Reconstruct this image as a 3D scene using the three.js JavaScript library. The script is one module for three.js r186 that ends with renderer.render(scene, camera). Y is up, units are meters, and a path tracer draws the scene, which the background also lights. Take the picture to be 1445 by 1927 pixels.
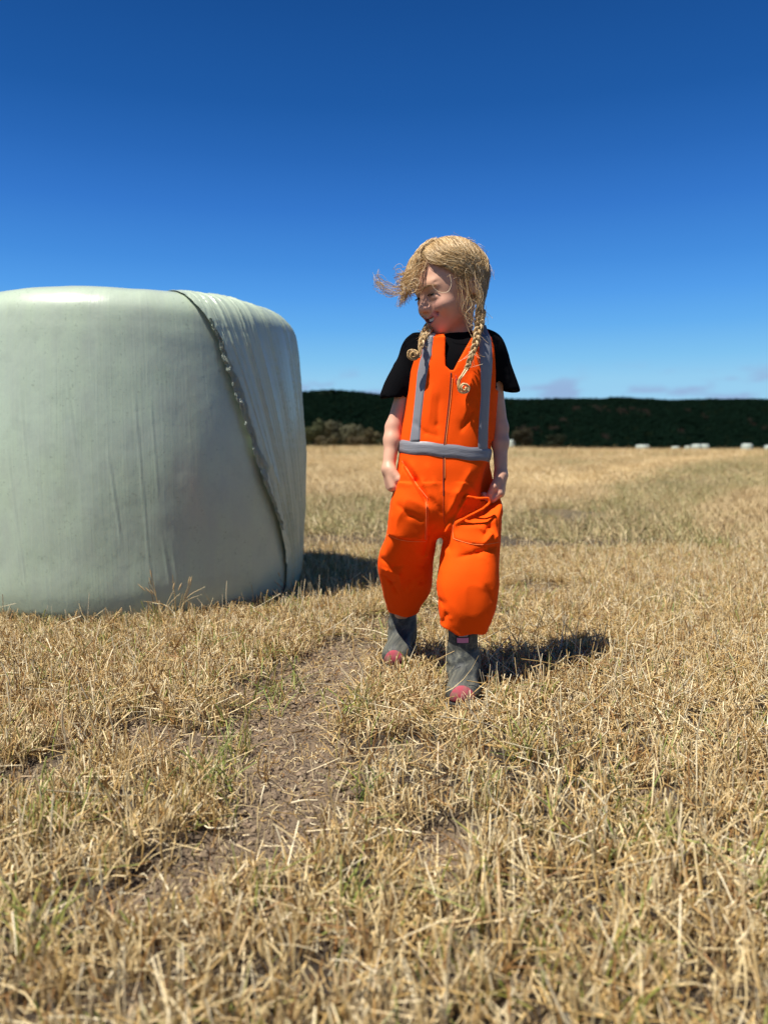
import * as THREE from 'three';
import { mergeGeometries } from 'three/addons/utils/BufferGeometryUtils.js';

/* ------------------------------------------------------------------ camera, sky, sun, exposure */
const scene = new THREE.Scene();
const EYE = 0.58, PITCH = 4.85 * Math.PI / 180, FPX = 1428;          // eye height, downward pitch, focal length in photo pixels
const camera = new THREE.PerspectiveCamera(2 * Math.atan(963.5 / FPX) * 180 / Math.PI, 767 / 1024, 0.05, 4000);
camera.position.set(0, EYE, 0);
camera.lookAt(0, EYE - Math.sin(PITCH), -Math.cos(PITCH));
camera.focus = 1.74; camera.userData.fStop = 3.1;
camera.updateMatrixWorld();

const EXPOSURE = 1.62;
const renderer = new THREE.WebGLRenderer({ antialias: true });
renderer.setSize(767, 1024);
renderer.toneMapping = THREE.LinearToneMapping;
renderer.toneMappingExposure = EXPOSURE;
renderer.shadowMap.enabled = true;

const sun = new THREE.DirectionalLight(new THREE.Color(1.0, 0.95, 0.87), 5.0);
sun.position.set(-4.1, 10, 2.75); sun.target.position.set(0, 0, -2);
sun.position.add(sun.target.position);
sun.castShadow = true; sun.shadow.mapSize.set(4096, 4096); sun.shadow.radius = 1;
Object.assign(sun.shadow.camera, { left: -5, right: 5, top: 5, bottom: -5, near: 0.5, far: 40 });
scene.add(sun, sun.target);

/* ------------------------------------------------------------------ small maths */
let seed = 20240117;
const rnd = () => { seed = (seed + 0x6D2B79F5) | 0; let t = Math.imul(seed ^ seed >>> 15, 1 | seed); t = t + Math.imul(t ^ t >>> 7, 61 | t) ^ t; return ((t ^ t >>> 14) >>> 0) / 4294967296; };
const rr = (a, b) => a + (b - a) * rnd();
const gauss = () => Math.sqrt(-2 * Math.log(1 - rnd())) * Math.cos(6.283185 * rnd());
const clamp = (x, a, b) => x < a ? a : x > b ? b : x;
const sstep = (a, b, x) => { const t = clamp((x - a) / (b - a), 0, 1); return t * t * (3 - 2 * t); };
const mix = (a, b, t) => a + (b - a) * t;
const hash = (x, y, z) => { let h = Math.imul(x, 374761393) + Math.imul(y, 668265263) + Math.imul(z, 2147483647 ^ 1274126177); h = Math.imul(h ^ h >>> 13, 1274126177); return ((h ^ h >>> 16) >>> 0) / 4294967296; };
function noise(x, y, z) {                                             // value noise, -1..1
  const X = Math.floor(x), Y = Math.floor(y), Z = Math.floor(z); let u = x - X, v = y - Y, w = z - Z;
  u = u * u * (3 - 2 * u); v = v * v * (3 - 2 * v); w = w * w * (3 - 2 * w);
  const l = (a, b, t) => a + (b - a) * t;
  return 2 * l(l(l(hash(X, Y, Z), hash(X + 1, Y, Z), u), l(hash(X, Y + 1, Z), hash(X + 1, Y + 1, Z), u), v),
    l(l(hash(X, Y, Z + 1), hash(X + 1, Y, Z + 1), u), l(hash(X, Y + 1, Z + 1), hash(X + 1, Y + 1, Z + 1), u), v), w) - 1;
}
const fbm = (x, y, z, n) => { let s = 0, a = 0.5; for (let i = 0; i < n; i++) { s += a * noise(x, y, z); x = x * 2.03 + 7.1; y = y * 2.03 + 3.7; z = z * 2.03 + 1.3; a *= 0.5; } return s; };
const V = (x, y, z) => new THREE.Vector3(x, y, z);
const C = (r, g, b) => new THREE.Color().setRGB(r, g, b);
/* a direction seen at photo pixel (u, v), and the world point where it reaches depth z */
function worldAt(u, v, z) {
  const x = (u - 722.5) / FPX, y = -(v - 963.5) / FPX, cp = Math.cos(PITCH), sp = Math.sin(PITCH);
  const dy = y * cp - sp, dz = -y * sp - cp, t = z / dz;
  return V(x * t, EYE + dy * t, z);
}
function groundAt(u, v) {
  const x = (u - 722.5) / FPX, y = -(v - 963.5) / FPX, cp = Math.cos(PITCH), sp = Math.sin(PITCH);
  const dy = y * cp - sp, dz = -y * sp - cp, t = -EYE / dy; return V(x * t, 0, dz * t);
}

/* ------------------------------------------------------------------ sky: clear blue air, deeper with height, faint far cloud */
{
  const W = 2048, H = 1024, d = new Float32Array(W * H * 4);
  const lin = (c) => c.map((x) => { x /= 255; return x <= 0.04045 ? x / 12.92 : Math.pow((x + 0.055) / 1.055, 2.4); });
  const stops = [[0, [172, 213, 240]], [4.9, [150, 206, 240]], [6.4, [129, 195, 240]], [8.7, [102, 175, 239]], [10.9, [84, 158, 234]], [13.1, [70, 142, 222]], [16.7, [54, 120, 204]], [20, [42, 104, 184]], [23.3, [32, 91, 166]], [29, [25, 78, 147]], [40, [20, 66, 128]], [60, [17, 57, 113]], [90, [16, 53, 105]]].map(([e, c]) => [e, lin(c)]);
  const cloud = lin([150, 176, 216]);
  for (let j = 0; j < H; j++) {
    const el = ((j + 0.5) / H - 0.5) * 180; let k = 0;
    while (k < stops.length - 2 && el > stops[k + 1][0]) k++;
    const t = clamp((el - stops[k][0]) / (stops[k + 1][0] - stops[k][0]), 0, 1), base = [0, 1, 2].map((i) => mix(stops[k][1][i], stops[k + 1][1][i], t));
    for (let i = 0; i < W; i++) {
      const a = i / W * Math.PI * 2, cx = Math.cos(a) * 22, cz = Math.sin(a) * 22;
      let m = 0;
      if (el > 0 && el < 8) m = 0.85 * sstep(-0.03, 0.36, fbm(cx, el * 1.5, cz, 4)) * sstep(6.3, 4.2, el) * sstep(0, 1, el);
      const o = (j * W + i) * 4;
      for (let c = 0; c < 3; c++) d[o + c] = mix(base[c], cloud[c], m) / EXPOSURE;
      d[o + 3] = 1;
    }
  }
  const t = new THREE.DataTexture(d, W, H, THREE.RGBAFormat, THREE.FloatType);
  t.mapping = THREE.EquirectangularReflectionMapping; t.magFilter = t.minFilter = THREE.LinearFilter; t.wrapS = THREE.RepeatWrapping; t.needsUpdate = true;
  scene.background = t; scene.environment = t;
}

/* ------------------------------------------------------------------ builders */
function tag(o, label, category, group, kind) {
  if (label) o.userData.label = label;
  if (category) o.userData.category = category;
  if (group) o.userData.group = group;
  if (kind) o.userData.kind = kind;
  return o;
}
const taken = new Map();
function numbered(name) { const n = taken.get(name) || 0; taken.set(name, n + 1); return n ? name + '_' + String(n).padStart(3, '0') : name; }
function part(name, geometry, m, parent) {
  const o = new THREE.Mesh(geometry, m); o.name = numbered(name); o.castShadow = o.receiveShadow = true; (parent || scene).add(o); return o;
}
function base(name, x, y, z, turn = 0) { const g = new THREE.Group(); g.name = numbered(name); g.position.set(x, y, z); g.rotation.y = turn; scene.add(g); return g; }
function copy(root, x, y, z, turn, s, label) {
  const c = root.clone(); c.name = numbered(root.name.replace(/_\d+$/, '')); c.position.set(x, y, z); c.rotation.y = turn; c.scale.copy(s); c.userData = { ...root.userData, label }; scene.add(c); return c;
}
class MB {                                                            // collects triangles, with a colour per vertex and uv
  constructor() { this.p = []; this.c = []; this.u = []; this.i = []; }
  get n() { return this.p.length / 3; }
  v(x, y, z, c, u = 0, w = 0) { this.p.push(x, y, z); if (c) this.c.push(c[0], c[1], c[2]); this.u.push(u, w); return this.n - 1; }
  tri(a, b, c) { this.i.push(a, b, c); }
  quad(a, b, c, d) { this.i.push(a, b, c, a, c, d); }
  tube(pts, rad, sides, col, flat = 1) {                              // rad(t) and col(t) along pts
    const n = pts.length, T = V(), N = V(), B = V(), q = V(); let first = -1;
    for (let k = 0; k < n; k++) {
      T.subVectors(pts[Math.min(n - 1, k + 1)], pts[Math.max(0, k - 1)]).normalize();
      if (!k) { N.set(0.31, 0.12, 0.94).cross(T); if (N.lengthSq() < 1e-4) N.set(1, 0, 0).cross(T); N.normalize(); } else { N.addScaledVector(T, -N.dot(T)).normalize(); }
      B.crossVectors(T, N);
      const t = k / (n - 1), r = typeof rad === 'function' ? rad(t) : rad, c = typeof col === 'function' ? col(t) : col;
      for (let s = 0; s < sides; s++) {
        const a = s / sides * 6.283185, ca = Math.cos(a) * r, sa = Math.sin(a) * r * flat;
        q.copy(pts[k]).addScaledVector(N, ca).addScaledVector(B, sa);
        const id = this.v(q.x, q.y, q.z, c, s / sides, t); if (first < 0) first = id;
      }
    }
    for (let k = 0; k < n - 1; k++) for (let s = 0; s < sides; s++) {
      const a = first + k * sides + s, b = first + k * sides + (s + 1) % sides;
      this.quad(a, b, b + sides, a + sides);
    }
    for (const k of [0, n - 1]) for (let s = 1; s < sides - 1; s++) { const o = first + k * sides; k ? this.tri(o, o + s, o + s + 1) : this.tri(o, o + s + 1, o + s); }
  }
  grid(nu, nv, f, colf, closedU = false) {                           // f(i/nu, j/nv) -> Vector3
    const o = this.n;
    for (let j = 0; j <= nv; j++) for (let i = 0; i <= nu; i++) { const q = f(i / nu, j / nv), c = colf && colf(i / nu, j / nv); this.v(q.x, q.y, q.z, c, i / nu, j / nv); }
    for (let j = 0; j < nv; j++) for (let i = 0; i < nu; i++) { const a = o + j * (nu + 1) + i; this.quad(a, a + 1, a + nu + 2, a + nu + 1); }
  }
  geo() {
    const g = new THREE.BufferGeometry();
    g.setAttribute('position', new THREE.BufferAttribute(new Float32Array(this.p), 3));
    if (this.c.length) g.setAttribute('color', new THREE.BufferAttribute(new Float32Array(this.c), 3));
    g.setAttribute('uv', new THREE.BufferAttribute(new Float32Array(this.u), 2));
    g.setIndex(this.i); g.computeVertexNormals(); return g;
  }
}
const curve = (pts, n, closed = false) => new THREE.CatmullRomCurve3(pts, closed, 'centripetal').getPoints(n);

/* signed distances; a positive value is outside */
const smin = (a, b, k) => { const h = Math.max(k - Math.abs(a - b), 0) / k; return Math.min(a, b) - h * h * k * 0.25; };
const smax = (a, b, k) => -smin(-a, -b, k);
function ell(x, y, z, c, r) { const a = (x - c[0]) / r[0], b = (y - c[1]) / r[1], d = (z - c[2]) / r[2], k0 = Math.sqrt(a * a + b * b + d * d), e = a / r[0], f = b / r[1], g = d / r[2], k1 = Math.sqrt(e * e + f * f + g * g); return k1 < 1e-9 ? -Math.min(...r) : k0 * (k0 - 1) / k1; }
const sph = (x, y, z, c, r) => Math.hypot(x - c[0], y - c[1], z - c[2]) - r;
function cone(x, y, z, a, b, ra, rb) {
  const bx = b[0] - a[0], by = b[1] - a[1], bz = b[2] - a[2], px = x - a[0], py = y - a[1], pz = z - a[2];
  const h = clamp((px * bx + py * by + pz * bz) / (bx * bx + by * by + bz * bz), 0, 1);
  const dx = px - bx * h, dy = py - by * h, dz = pz - bz * h;
  return Math.sqrt(dx * dx + dy * dy + dz * dz) - (ra + (rb - ra) * h);
}
function seg2(x, y, a, b) { const bx = b[0] - a[0], by = b[1] - a[1], px = x - a[0], py = y - a[1], h = clamp((px * bx + py * by) / (bx * bx + by * by), 0, 1); return [Math.hypot(px - bx * h, py - by * h), h, bx * py - by * px]; }
/* surface nets over a box: one closed smooth mesh of the zero set */
function netMesh(sdf, lo, hi, cell, colf) {
  const nx = Math.ceil((hi[0] - lo[0]) / cell) + 1, ny = Math.ceil((hi[1] - lo[1]) / cell) + 1, nz = Math.ceil((hi[2] - lo[2]) / cell) + 1;
  const F = new Float32Array(nx * ny * nz), sx = 1, sy = nx, sz = nx * ny;
  let o = 0;
  for (let k = 0; k < nz; k++) for (let j = 0; j < ny; j++) for (let i = 0; i < nx; i++) F[o++] = sdf(lo[0] + i * cell, lo[1] + j * cell, lo[2] + k * cell);
  const idx = new Int32Array(nx * ny * nz).fill(-1), pos = [], col = [], uv = [], tri = [];
  const corner = [0, sx, sy, sx + sy, sz, sx + sz, sy + sz, sx + sy + sz], edges = [[0, 1], [2, 3], [4, 5], [6, 7], [0, 2], [1, 3], [4, 6], [5, 7], [0, 4], [1, 5], [2, 6], [3, 7]];
  for (let k = 0; k < nz - 1; k++) for (let j = 0; j < ny - 1; j++) for (let i = 0; i < nx - 1; i++) {
    const b = i + j * sy + k * sz; let mask = 0;
    for (let c = 0; c < 8; c++) if (F[b + corner[c]] < 0) mask |= 1 << c;
    if (!mask || mask === 255) continue;
    let x = 0, y = 0, z = 0, n = 0;
    for (const [p, q] of edges) {
      const fp = F[b + corner[p]], fq = F[b + corner[q]];
      if ((fp < 0) === (fq < 0)) continue;
      const t = fp / (fp - fq);
      x += (p & 1) + ((q & 1) - (p & 1)) * t; y += (p >> 1 & 1) + ((q >> 1 & 1) - (p >> 1 & 1)) * t; z += (p >> 2 & 1) + ((q >> 2 & 1) - (p >> 2 & 1)) * t; n++;
    }
    const X = lo[0] + (i + x / n) * cell, Y = lo[1] + (j + y / n) * cell, Z = lo[2] + (k + z / n) * cell;
    idx[b] = pos.length / 3; pos.push(X, Y, Z); uv.push(X + Z * 0.25, Y + Z * 0.2);
    if (colf) col.push(...colf(X, Y, Z));
  }
  const face = (a, b, c, d, flip) => { if (a < 0 || b < 0 || c < 0 || d < 0) return; flip ? tri.push(a, c, b, a, d, c) : tri.push(a, b, c, a, c, d); };
  for (let k = 1; k < nz - 1; k++) for (let j = 1; j < ny - 1; j++) for (let i = 1; i < nx - 1; i++) {
    const b = i + j * sy + k * sz, f = F[b] < 0;
    if (f !== F[b + sx] < 0) face(idx[b - sy - sz], idx[b - sz], idx[b], idx[b - sy], !f);
    if (f !== F[b + sy] < 0) face(idx[b - sx - sz], idx[b - sx], idx[b], idx[b - sz], !f);
    if (f !== F[b + sz] < 0) face(idx[b - sx - sy], idx[b - sy], idx[b], idx[b - sx], !f);
  }
  const g = new THREE.BufferGeometry();
  g.setAttribute('position', new THREE.BufferAttribute(new Float32Array(pos), 3));
  if (colf) g.setAttribute('color', new THREE.BufferAttribute(new Float32Array(col), 3));
  g.setAttribute('uv', new THREE.BufferAttribute(new Float32Array(uv), 2));
  g.setIndex(tri); g.computeVertexNormals(); return g;
}
/* textures computed from noise; f(u, v) -> value or [r, g, b] in 0..1, both wrap */
function tex(n, f, srgb, rx = 1, ry = 1, m = n) {
  const d = new Uint8Array(n * m * 4);
  for (let j = 0; j < m; j++) for (let i = 0; i < n; i++) { const c = f(i / n, j / m), o = (j * n + i) * 4; for (let k = 0; k < 3; k++) d[o + k] = clamp((Array.isArray(c) ? c[k] : c) * 255, 0, 255); d[o + 3] = 255; }
  const t = new THREE.DataTexture(d, n, m); t.magFilter = THREE.LinearFilter; t.minFilter = THREE.LinearMipmapLinearFilter; t.wrapS = t.wrapT = THREE.RepeatWrapping; t.repeat.set(rx, ry); t.generateMipmaps = true;
  if (srgb) t.colorSpace = THREE.SRGBColorSpace; t.needsUpdate = true; return t;
}
function wrapNoise(u, v, fu, fv, k) {                                 // value noise on a lattice that wraps at 1
  const x = u * fu, y = v * fv, X = Math.floor(x), Y = Math.floor(y); let a = x - X, b = y - Y; a = a * a * (3 - 2 * a); b = b * b * (3 - 2 * b);
  const x0 = X % fu, x1 = (X + 1) % fu, y0 = Y % fv, y1 = (Y + 1) % fv;
  return 2 * mix(mix(hash(x0, y0, k), hash(x1, y0, k), a), mix(hash(x0, y1, k), hash(x1, y1, k), a), b) - 1;
}
const ring = (u, v, s, w, n) => { let o = 0, amp = 0.5, fu = Math.max(2, Math.round(6.28 * s)), fv = Math.max(2, Math.round(6.28 * w)); for (let i = 0; i < n; i++) { o += amp * wrapNoise(u, v, fu, fv, i + n * 7); fu *= 2; fv *= 2; amp *= 0.5; } return o; };

/* ------------------------------------------------------------------ the field */
const rut = [[-0.10, -2.22, 0.09], [-0.16, -1.98, 0.15], [-0.20, -1.75, 0.14], [-0.22, -1.45, 0.15], [-0.13, -1.24, 0.12], [-0.22, -1.04, 0.085], [-0.33, -0.92, 0.04]];
const bare = [[0.09, -1.07, 0.07], [0.3, -2.62, 0.16], [0.02, -2.45, 0.13], [-0.47, -1.52, 0.09], [0.44, -1.22, 0.06], [-0.62, -1.3, 0.08], [0.62, -3.1, 0.18], [-0.3, -1.75, 0.1], [0.02, -1.42, 0.07]];
function dirtAt(x, z) {                                               // how bare the soil is, 0..1
  if (z < -6 || z > 0.3 || Math.abs(x) > 4) return 0;
  let d = 9;
  for (let i = 0; i < rut.length - 1; i++) { const a = rut[i], b = rut[i + 1], [q, h] = seg2(x, z, a, b); d = Math.min(d, q / mix(a[2], b[2], h)); }
  for (const b of bare) d = Math.min(d, Math.hypot(x - b[0], z - b[1]) / b[2]);
  d += 0.85 * fbm(x * 7, 3.3, z * 7, 3);
  return sstep(1.25, 0.6, d);
}
function heightAt(x, z) {
  const r = Math.hypot(x, z);
  let h = 0.012 * noise(x * 1.3, 0.5, z * 1.3) + 0.008 * noise(x * 4.1, 7.5, z * 4.1) - 0.004;
  if (r < 9) { const d = dirtAt(x, z); h += -0.016 * d + (0.004 + 0.011 * d) * fbm(x * 22, 1.7, z * 22, 3) + (0.003 + 0.002 * d) * noise(x * 62, 2.2, z * 62); }
  h += 0.03 * noise(x * 0.22, 4.5, z * 0.22) * sstep(3, 9, r) + 0.12 * noise(x * 0.03, 9.5, z * 0.05) * sstep(25, 80, r);
  h += 0.55 * sstep(-40, -125, z) * sstep(30, -10, x + 0.08 * z) * 1;
  return h;
}
const windrow = [groundAt(900, 962), groundAt(1060, 915), groundAt(1180, 885), groundAt(1300, 866), groundAt(1450, 852)];
function paleAt(x, z) {                                               // pale cut rows and greener strips between them, -1..1
  let m = 0.75 * fbm(x * 0.55 + z * 0.1, 2.5, z * 0.3, 3) + 0.55 * fbm(x * 0.12, 6.5, z * 0.07, 2);
  if (z < -4 && z > -70) for (let i = 0; i < 4; i++) {
    const a = windrow[i], b = windrow[i + 1], [q, , s] = seg2(x, z, [a.x, a.z], [b.x, b.z]), w = 0.45 + 0.02 * -z;
    m += (i > 0 || s !== 9) ? 0.55 * Math.exp(-((q / w) ** 2)) - (s > 0 ? 0.3 : 0.0) * Math.exp(-(((q - 2.4 * w) / (1.3 * w)) ** 2)) : 0;
  }
  return clamp(m, -1, 1);
}
{
  const axis = (dense, lo, hi, step, grow) => { const a = [0]; let s = step, p = 0; while (p < hi) { if (p > dense) s *= grow; p += s; a.push(p); } const b = []; s = step; p = 0; while (p > lo) { if (-p > dense) s *= grow; p -= s; b.unshift(p); } return [...b, ...a]; };
  const X = axis(1.5, -2500, 2500, 0.0135, 1.07), Z0 = axis(1.35, -3000, 300, 0.0135, 1.055).map((z) => z - 1.5);
  const nx = X.length, nz = Z0.length, pos = new Float32Array(nx * nz * 3), col = new Float32Array(nx * nz * 3), uv = new Float32Array(nx * nz * 2), idx = [];
  let o = 0;
  for (let j = 0; j < nz; j++) for (let i = 0; i < nx; i++, o++) {
    const x = X[i], z = Z0[j], r = Math.hypot(x, z);
    pos.set([x, heightAt(x, z), z], o * 3); uv.set([x, z], o * 2);
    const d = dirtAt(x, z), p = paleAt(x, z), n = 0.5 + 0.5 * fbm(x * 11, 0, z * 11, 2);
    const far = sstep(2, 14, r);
    const thatch = [mix(0.06, 0.44, far), mix(0.041, 0.33, far), mix(0.024, 0.165, far)].map((q, k) => q * (1 + (k === 2 ? 0.3 : 0.36) * p) * mix(0.8 + 0.4 * n, 1, far));  // near thatch colour darkened to stand for shadow between the stalks
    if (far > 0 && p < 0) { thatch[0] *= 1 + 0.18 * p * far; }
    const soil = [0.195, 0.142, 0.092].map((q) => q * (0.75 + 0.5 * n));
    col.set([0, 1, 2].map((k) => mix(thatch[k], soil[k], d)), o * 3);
  }
  for (let j = 0; j < nz - 1; j++) for (let i = 0; i < nx - 1; i++) { const a = j * nx + i; idx.push(a, a + nx, a + 1, a + 1, a + nx, a + nx + 1); }
  const g = new THREE.BufferGeometry();
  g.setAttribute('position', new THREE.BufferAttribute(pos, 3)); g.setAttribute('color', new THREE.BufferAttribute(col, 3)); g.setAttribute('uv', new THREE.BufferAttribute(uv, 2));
  g.setIndex(idx); g.computeVertexNormals();
  const grit = tex(512, (u, v) => 0.5 + 0.6 * ring(u, v, 9, 9, 5), false, 3.1, 3.1);
  const flecks = tex(512, (u, v) => { const a = 0.5 + 0.5 * ring(u, v, 14, 5, 4), b = 0.5 + 0.5 * ring(v, u, 16, 6, 3); const q = 0.72 + 0.5 * (Math.max(a, b) - 0.4); return [q * 1.02, q, q * 0.95]; }, false, 2.3, 2.3);
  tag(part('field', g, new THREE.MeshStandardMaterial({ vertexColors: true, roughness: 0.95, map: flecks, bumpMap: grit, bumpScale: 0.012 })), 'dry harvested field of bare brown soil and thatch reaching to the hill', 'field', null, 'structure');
}

/* ------------------------------------------------------------------ cut straw, standing and loose */
function stalkGeo(kind, r0 = 1) {                                     // unit height, unit radius; kind 0 straight, 1 bent over at the top, 2 leaf, 3 curved
  const m = new MB(), P = [];
  const n = kind === 0 ? 3 : 5;
  for (let k = 0; k <= n; k++) {
    const t = k / n; let x = 0, y = t, z = 0;
    if (kind === 0) x = 0.03 * Math.sin(t * 4);
    if (kind === 1) { if (t > 0.6) { x = (t - 0.6) * 0.8; y = 0.6 + (t - 0.6) * 0.35; } }
    if (kind === 3) { x = 0.25 * t * t; y = t - 0.12 * t * t; }
    P.push(V(x, y, z));
  }
  if (kind === 2) {
    for (let k = 0; k <= 5; k++) { const t = k / 5, w = 1.5 * (1 - 0.85 * t * t), x = 0.32 * t * t, y = t * (1 - 0.18 * t); m.v(x, y, -w * 0.006 * r0); m.v(x - 0.004, y, 0); m.v(x, y, w * 0.006 * r0); }
    for (let k = 0; k < 5; k++) { const a = k * 3; m.quad(a, a + 1, a + 4, a + 3); m.quad(a + 1, a + 2, a + 5, a + 4); }
  } else m.tube(P, 0.006 * r0, 4, null, 0.8);
  return m.geo();
}
const strawTone = (x, z, green = 0) => {                              // one stalk's own colour
  const q = rnd(), p = paleAt(x, z) * 0.6, c = C(1, 1, 1);
  if (q < 0.38 + p * 0.3) c.setRGB(0.70, 0.55, 0.29); else if (q < 0.68) c.setRGB(0.52, 0.345, 0.125); else if (q < 0.86) c.setRGB(0.29, 0.15, 0.05); else c.setRGB(0.82, 0.71, 0.47);
  if (rnd() < green) c.setRGB(0.24, 0.275, 0.055);
  return c.multiplyScalar(rr(0.70, 1.10));
};
const strawMat = new THREE.MeshPhysicalMaterial({ color: 0xffffff, roughness: 0.42, specularIntensity: 1.0 });
const bladeMat = new THREE.MeshPhysicalMaterial({ color: 0xffffff, roughness: 0.6, transmission: 0.3, thickness: 0, specularIntensity: 0.5 });
const M4 = new THREE.Matrix4(), Q4 = new THREE.Quaternion(), S3 = V(1, 1, 1), P3 = V(), Yax = V(0, 1, 0), D3 = V();
class Swarm {
  constructor(geo, m) { this.g = geo; this.m = m; this.a = []; this.c = []; }
  add(x, y, z, dir, len, rad, c, spin) {
    Q4.setFromUnitVectors(Yax, dir); Q4.multiply(new THREE.Quaternion().setFromAxisAngle(Yax, spin));
    M4.compose(P3.set(x, y, z), Q4, S3.set(rad, len, rad)); this.a.push(...M4.elements); this.c.push(c.r, c.g, c.b);
  }
  make(name, parent) {
    const n = this.c.length / 3, o = new THREE.InstancedMesh(this.g, this.m, n); o.name = numbered(name);
    o.instanceMatrix.array.set(this.a); o.instanceColor = new THREE.InstancedBufferAttribute(new Float32Array(this.c), 3); o.castShadow = o.receiveShadow = true;
    o.userData.kind = 'stuff'; parent.add(o); return o;
  }
}
const bootSpots = [];                                                 // filled before the straw is strewn: where soles press it flat
const baleAt = { x: -1.0, z: -3.06, r: 0.655 };
function blocked(x, z) {
  if (Math.hypot(x - baleAt.x, z - baleAt.z) < baleAt.r * 0.985) return true;
  for (const b of bootSpots) if (seg2(x, z, b[0], b[1])[0] < b[2]) return true;
  return false;
}
function strew() {
  const S = [0, 1, 2, 3].map((k) => new Swarm(stalkGeo(k), k === 2 ? bladeMat : strawMat));
  const L = [0, 1, 2, 3].map((k) => new Swarm(stalkGeo(k), k === 2 ? bladeMat : strawMat)), G = [2, 3].map((k) => new Swarm(stalkGeo(k, 1.1), bladeMat));
  const place = (sw, x, z, len, rad, tilt, c, lift = -0.004) => {
    const a = rnd() * 6.2832, t = Math.min(1.52, tilt); D3.set(Math.sin(t) * Math.cos(a), Math.cos(t), Math.sin(t) * Math.sin(a));
    sw.add(x, heightAt(x, z) + lift, z, D3, len, rad / 0.006, c, rnd() * 6.28);
  };
  const spot = (z0, z1) => { for (;;) { const z = -Math.sqrt(rr(z0 * z0, z1 * z1)), w = -z * 0.6 + 0.3, x = rr(-w, w); if (x > (-z * 0.505 + 1.3)) continue; return [x, z]; } };
  const row = (x, z) => { const s = (x * 0.8 + z * 0.6 + 0.05 * noise(x * 2, 0, z * 2)) / 0.125; return 0.62 + 0.38 * Math.cos(s * 6.2832); };
  // close by: every stalk by itself, sprung in tufts from the drilled rows
  const stand = (x, z, tall, lean, la, tone) => {
    const q = rnd(), kind = q < 0.74 ? 0 : q < 0.84 ? 1 : q < 0.89 ? 3 : 2, t = Math.abs(lean), a = la;
    D3.set(Math.sin(t) * Math.cos(a), Math.cos(t), Math.sin(t) * Math.sin(a));
    S[kind].add(x, heightAt(x, z) - 0.004, z, D3, tall, (kind === 2 ? rr(0.0007, 0.0014) : rr(0.00055, 0.0016)) / 0.006, tone, rnd() * 6.28);
  };
  const thick = (x, z) => { const left = sstep(0.05, -0.35, x) * sstep(-1.2, -1.6, z); return [0.5 + 0.95 * fbm(x * 4.3, 8, z * 4.3, 3) + 0.3 * left + 0.22 * sstep(-1.7, -1.2, z), left]; };
  for (let k = 0; k < 46000; k++) {
    const [x0, z0] = spot(0.42, 4.2), d = dirtAt(x0, z0), [c, left] = thick(x0, z0);
    if (rnd() < 0.97 * d || rnd() > c * (0.35 + 0.65 * row(x0, z0)) + 0.1) continue;
    const n = 3 + rnd() * rnd() * 13, w = rr(0.004, 0.013), la = rnd() * 6.28, lean = Math.abs(gauss()) * 0.2, h = rr(0.020, 0.058) * (1 + 0.2 * sstep(-1.6, -1.1, z0)) * (1 + 0.15 * left), green = rnd() < 0.09 + 0.25 * sstep(0.2, 0.5, fbm(x0 * 3.1, 5, z0 * 3.1, 2)), base = strawTone(x0, z0);
    for (let i = 0; i < n; i++) {
      const x = x0 + gauss() * w, z = z0 + gauss() * w; if (blocked(x, z)) continue;
      const own = strawTone(x, z, green ? 0.55 : 0.02).lerp(base, green ? 0.1 : 0.45);
      stand(x, z, h * rr(0.55, 1.15) * (rnd() < 0.05 ? 1.7 : 1), lean + gauss() * 0.12, la + gauss() * 0.5, own);
    }
  }
  for (let k = 0; k < 34000; k++) { const [x, z] = spot(0.42, 4.2); if (blocked(x, z) || rnd() < 0.97 * dirtAt(x, z)) continue; stand(x, z, rr(0.02, 0.075), gauss() * 0.33, rnd() * 6.28, strawTone(x, z, 0.05)); }
  for (let k = 0; k < 900; k++) { const [x, z] = spot(0.42, 4.2); if (blocked(x, z) || rnd() < 0.97 * dirtAt(x, z)) continue; stand(x, z, rr(0.08, 0.14), gauss() * 0.18, rnd() * 6.28, C(0.74, 0.62, 0.39).multiplyScalar(rr(0.7, 1))); }
  for (let k = 0; k < 52000; k++) {                                   // litter lying on it
    const [x, z] = spot(0.42, 4.2), d = dirtAt(x, z); if (blocked(x, z) || rnd() < 0.8 * d || (z > -1.5 && rnd() < 0.45)) continue;
    const q = rnd(), kind = q < 0.7 ? 0 : q < 0.84 ? 1 : q < 0.9 ? 3 : 2, long = rnd() < 0.06 ? rr(0.09, 0.19) : rr(0.015, 0.065);
    place(L[kind], x, z, long * (1 - 0.55 * d), kind === 2 ? rr(0.001, 0.0018) : rr(0.0005, 0.0013), 1.5708 - Math.abs(gauss()) * mix(0.3, 0.1, d), strawTone(x, z), rr(0, 0.028) * (1 - d) + 0.002);
  }
  for (let k = 0; k < 60000; k++) {                                   // short chaff on the bare soil
    const [x, z] = spot(0.6, 3.4); if (rnd() > dirtAt(x, z) * 0.75) continue;
    place(L[rnd() < 0.7 ? 0 : 3], x, z, rr(0.005, 0.024), rr(0.0004, 0.0011), 1.5708 - Math.abs(gauss()) * 0.16, strawTone(x, z), 0.002);
  }
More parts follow.
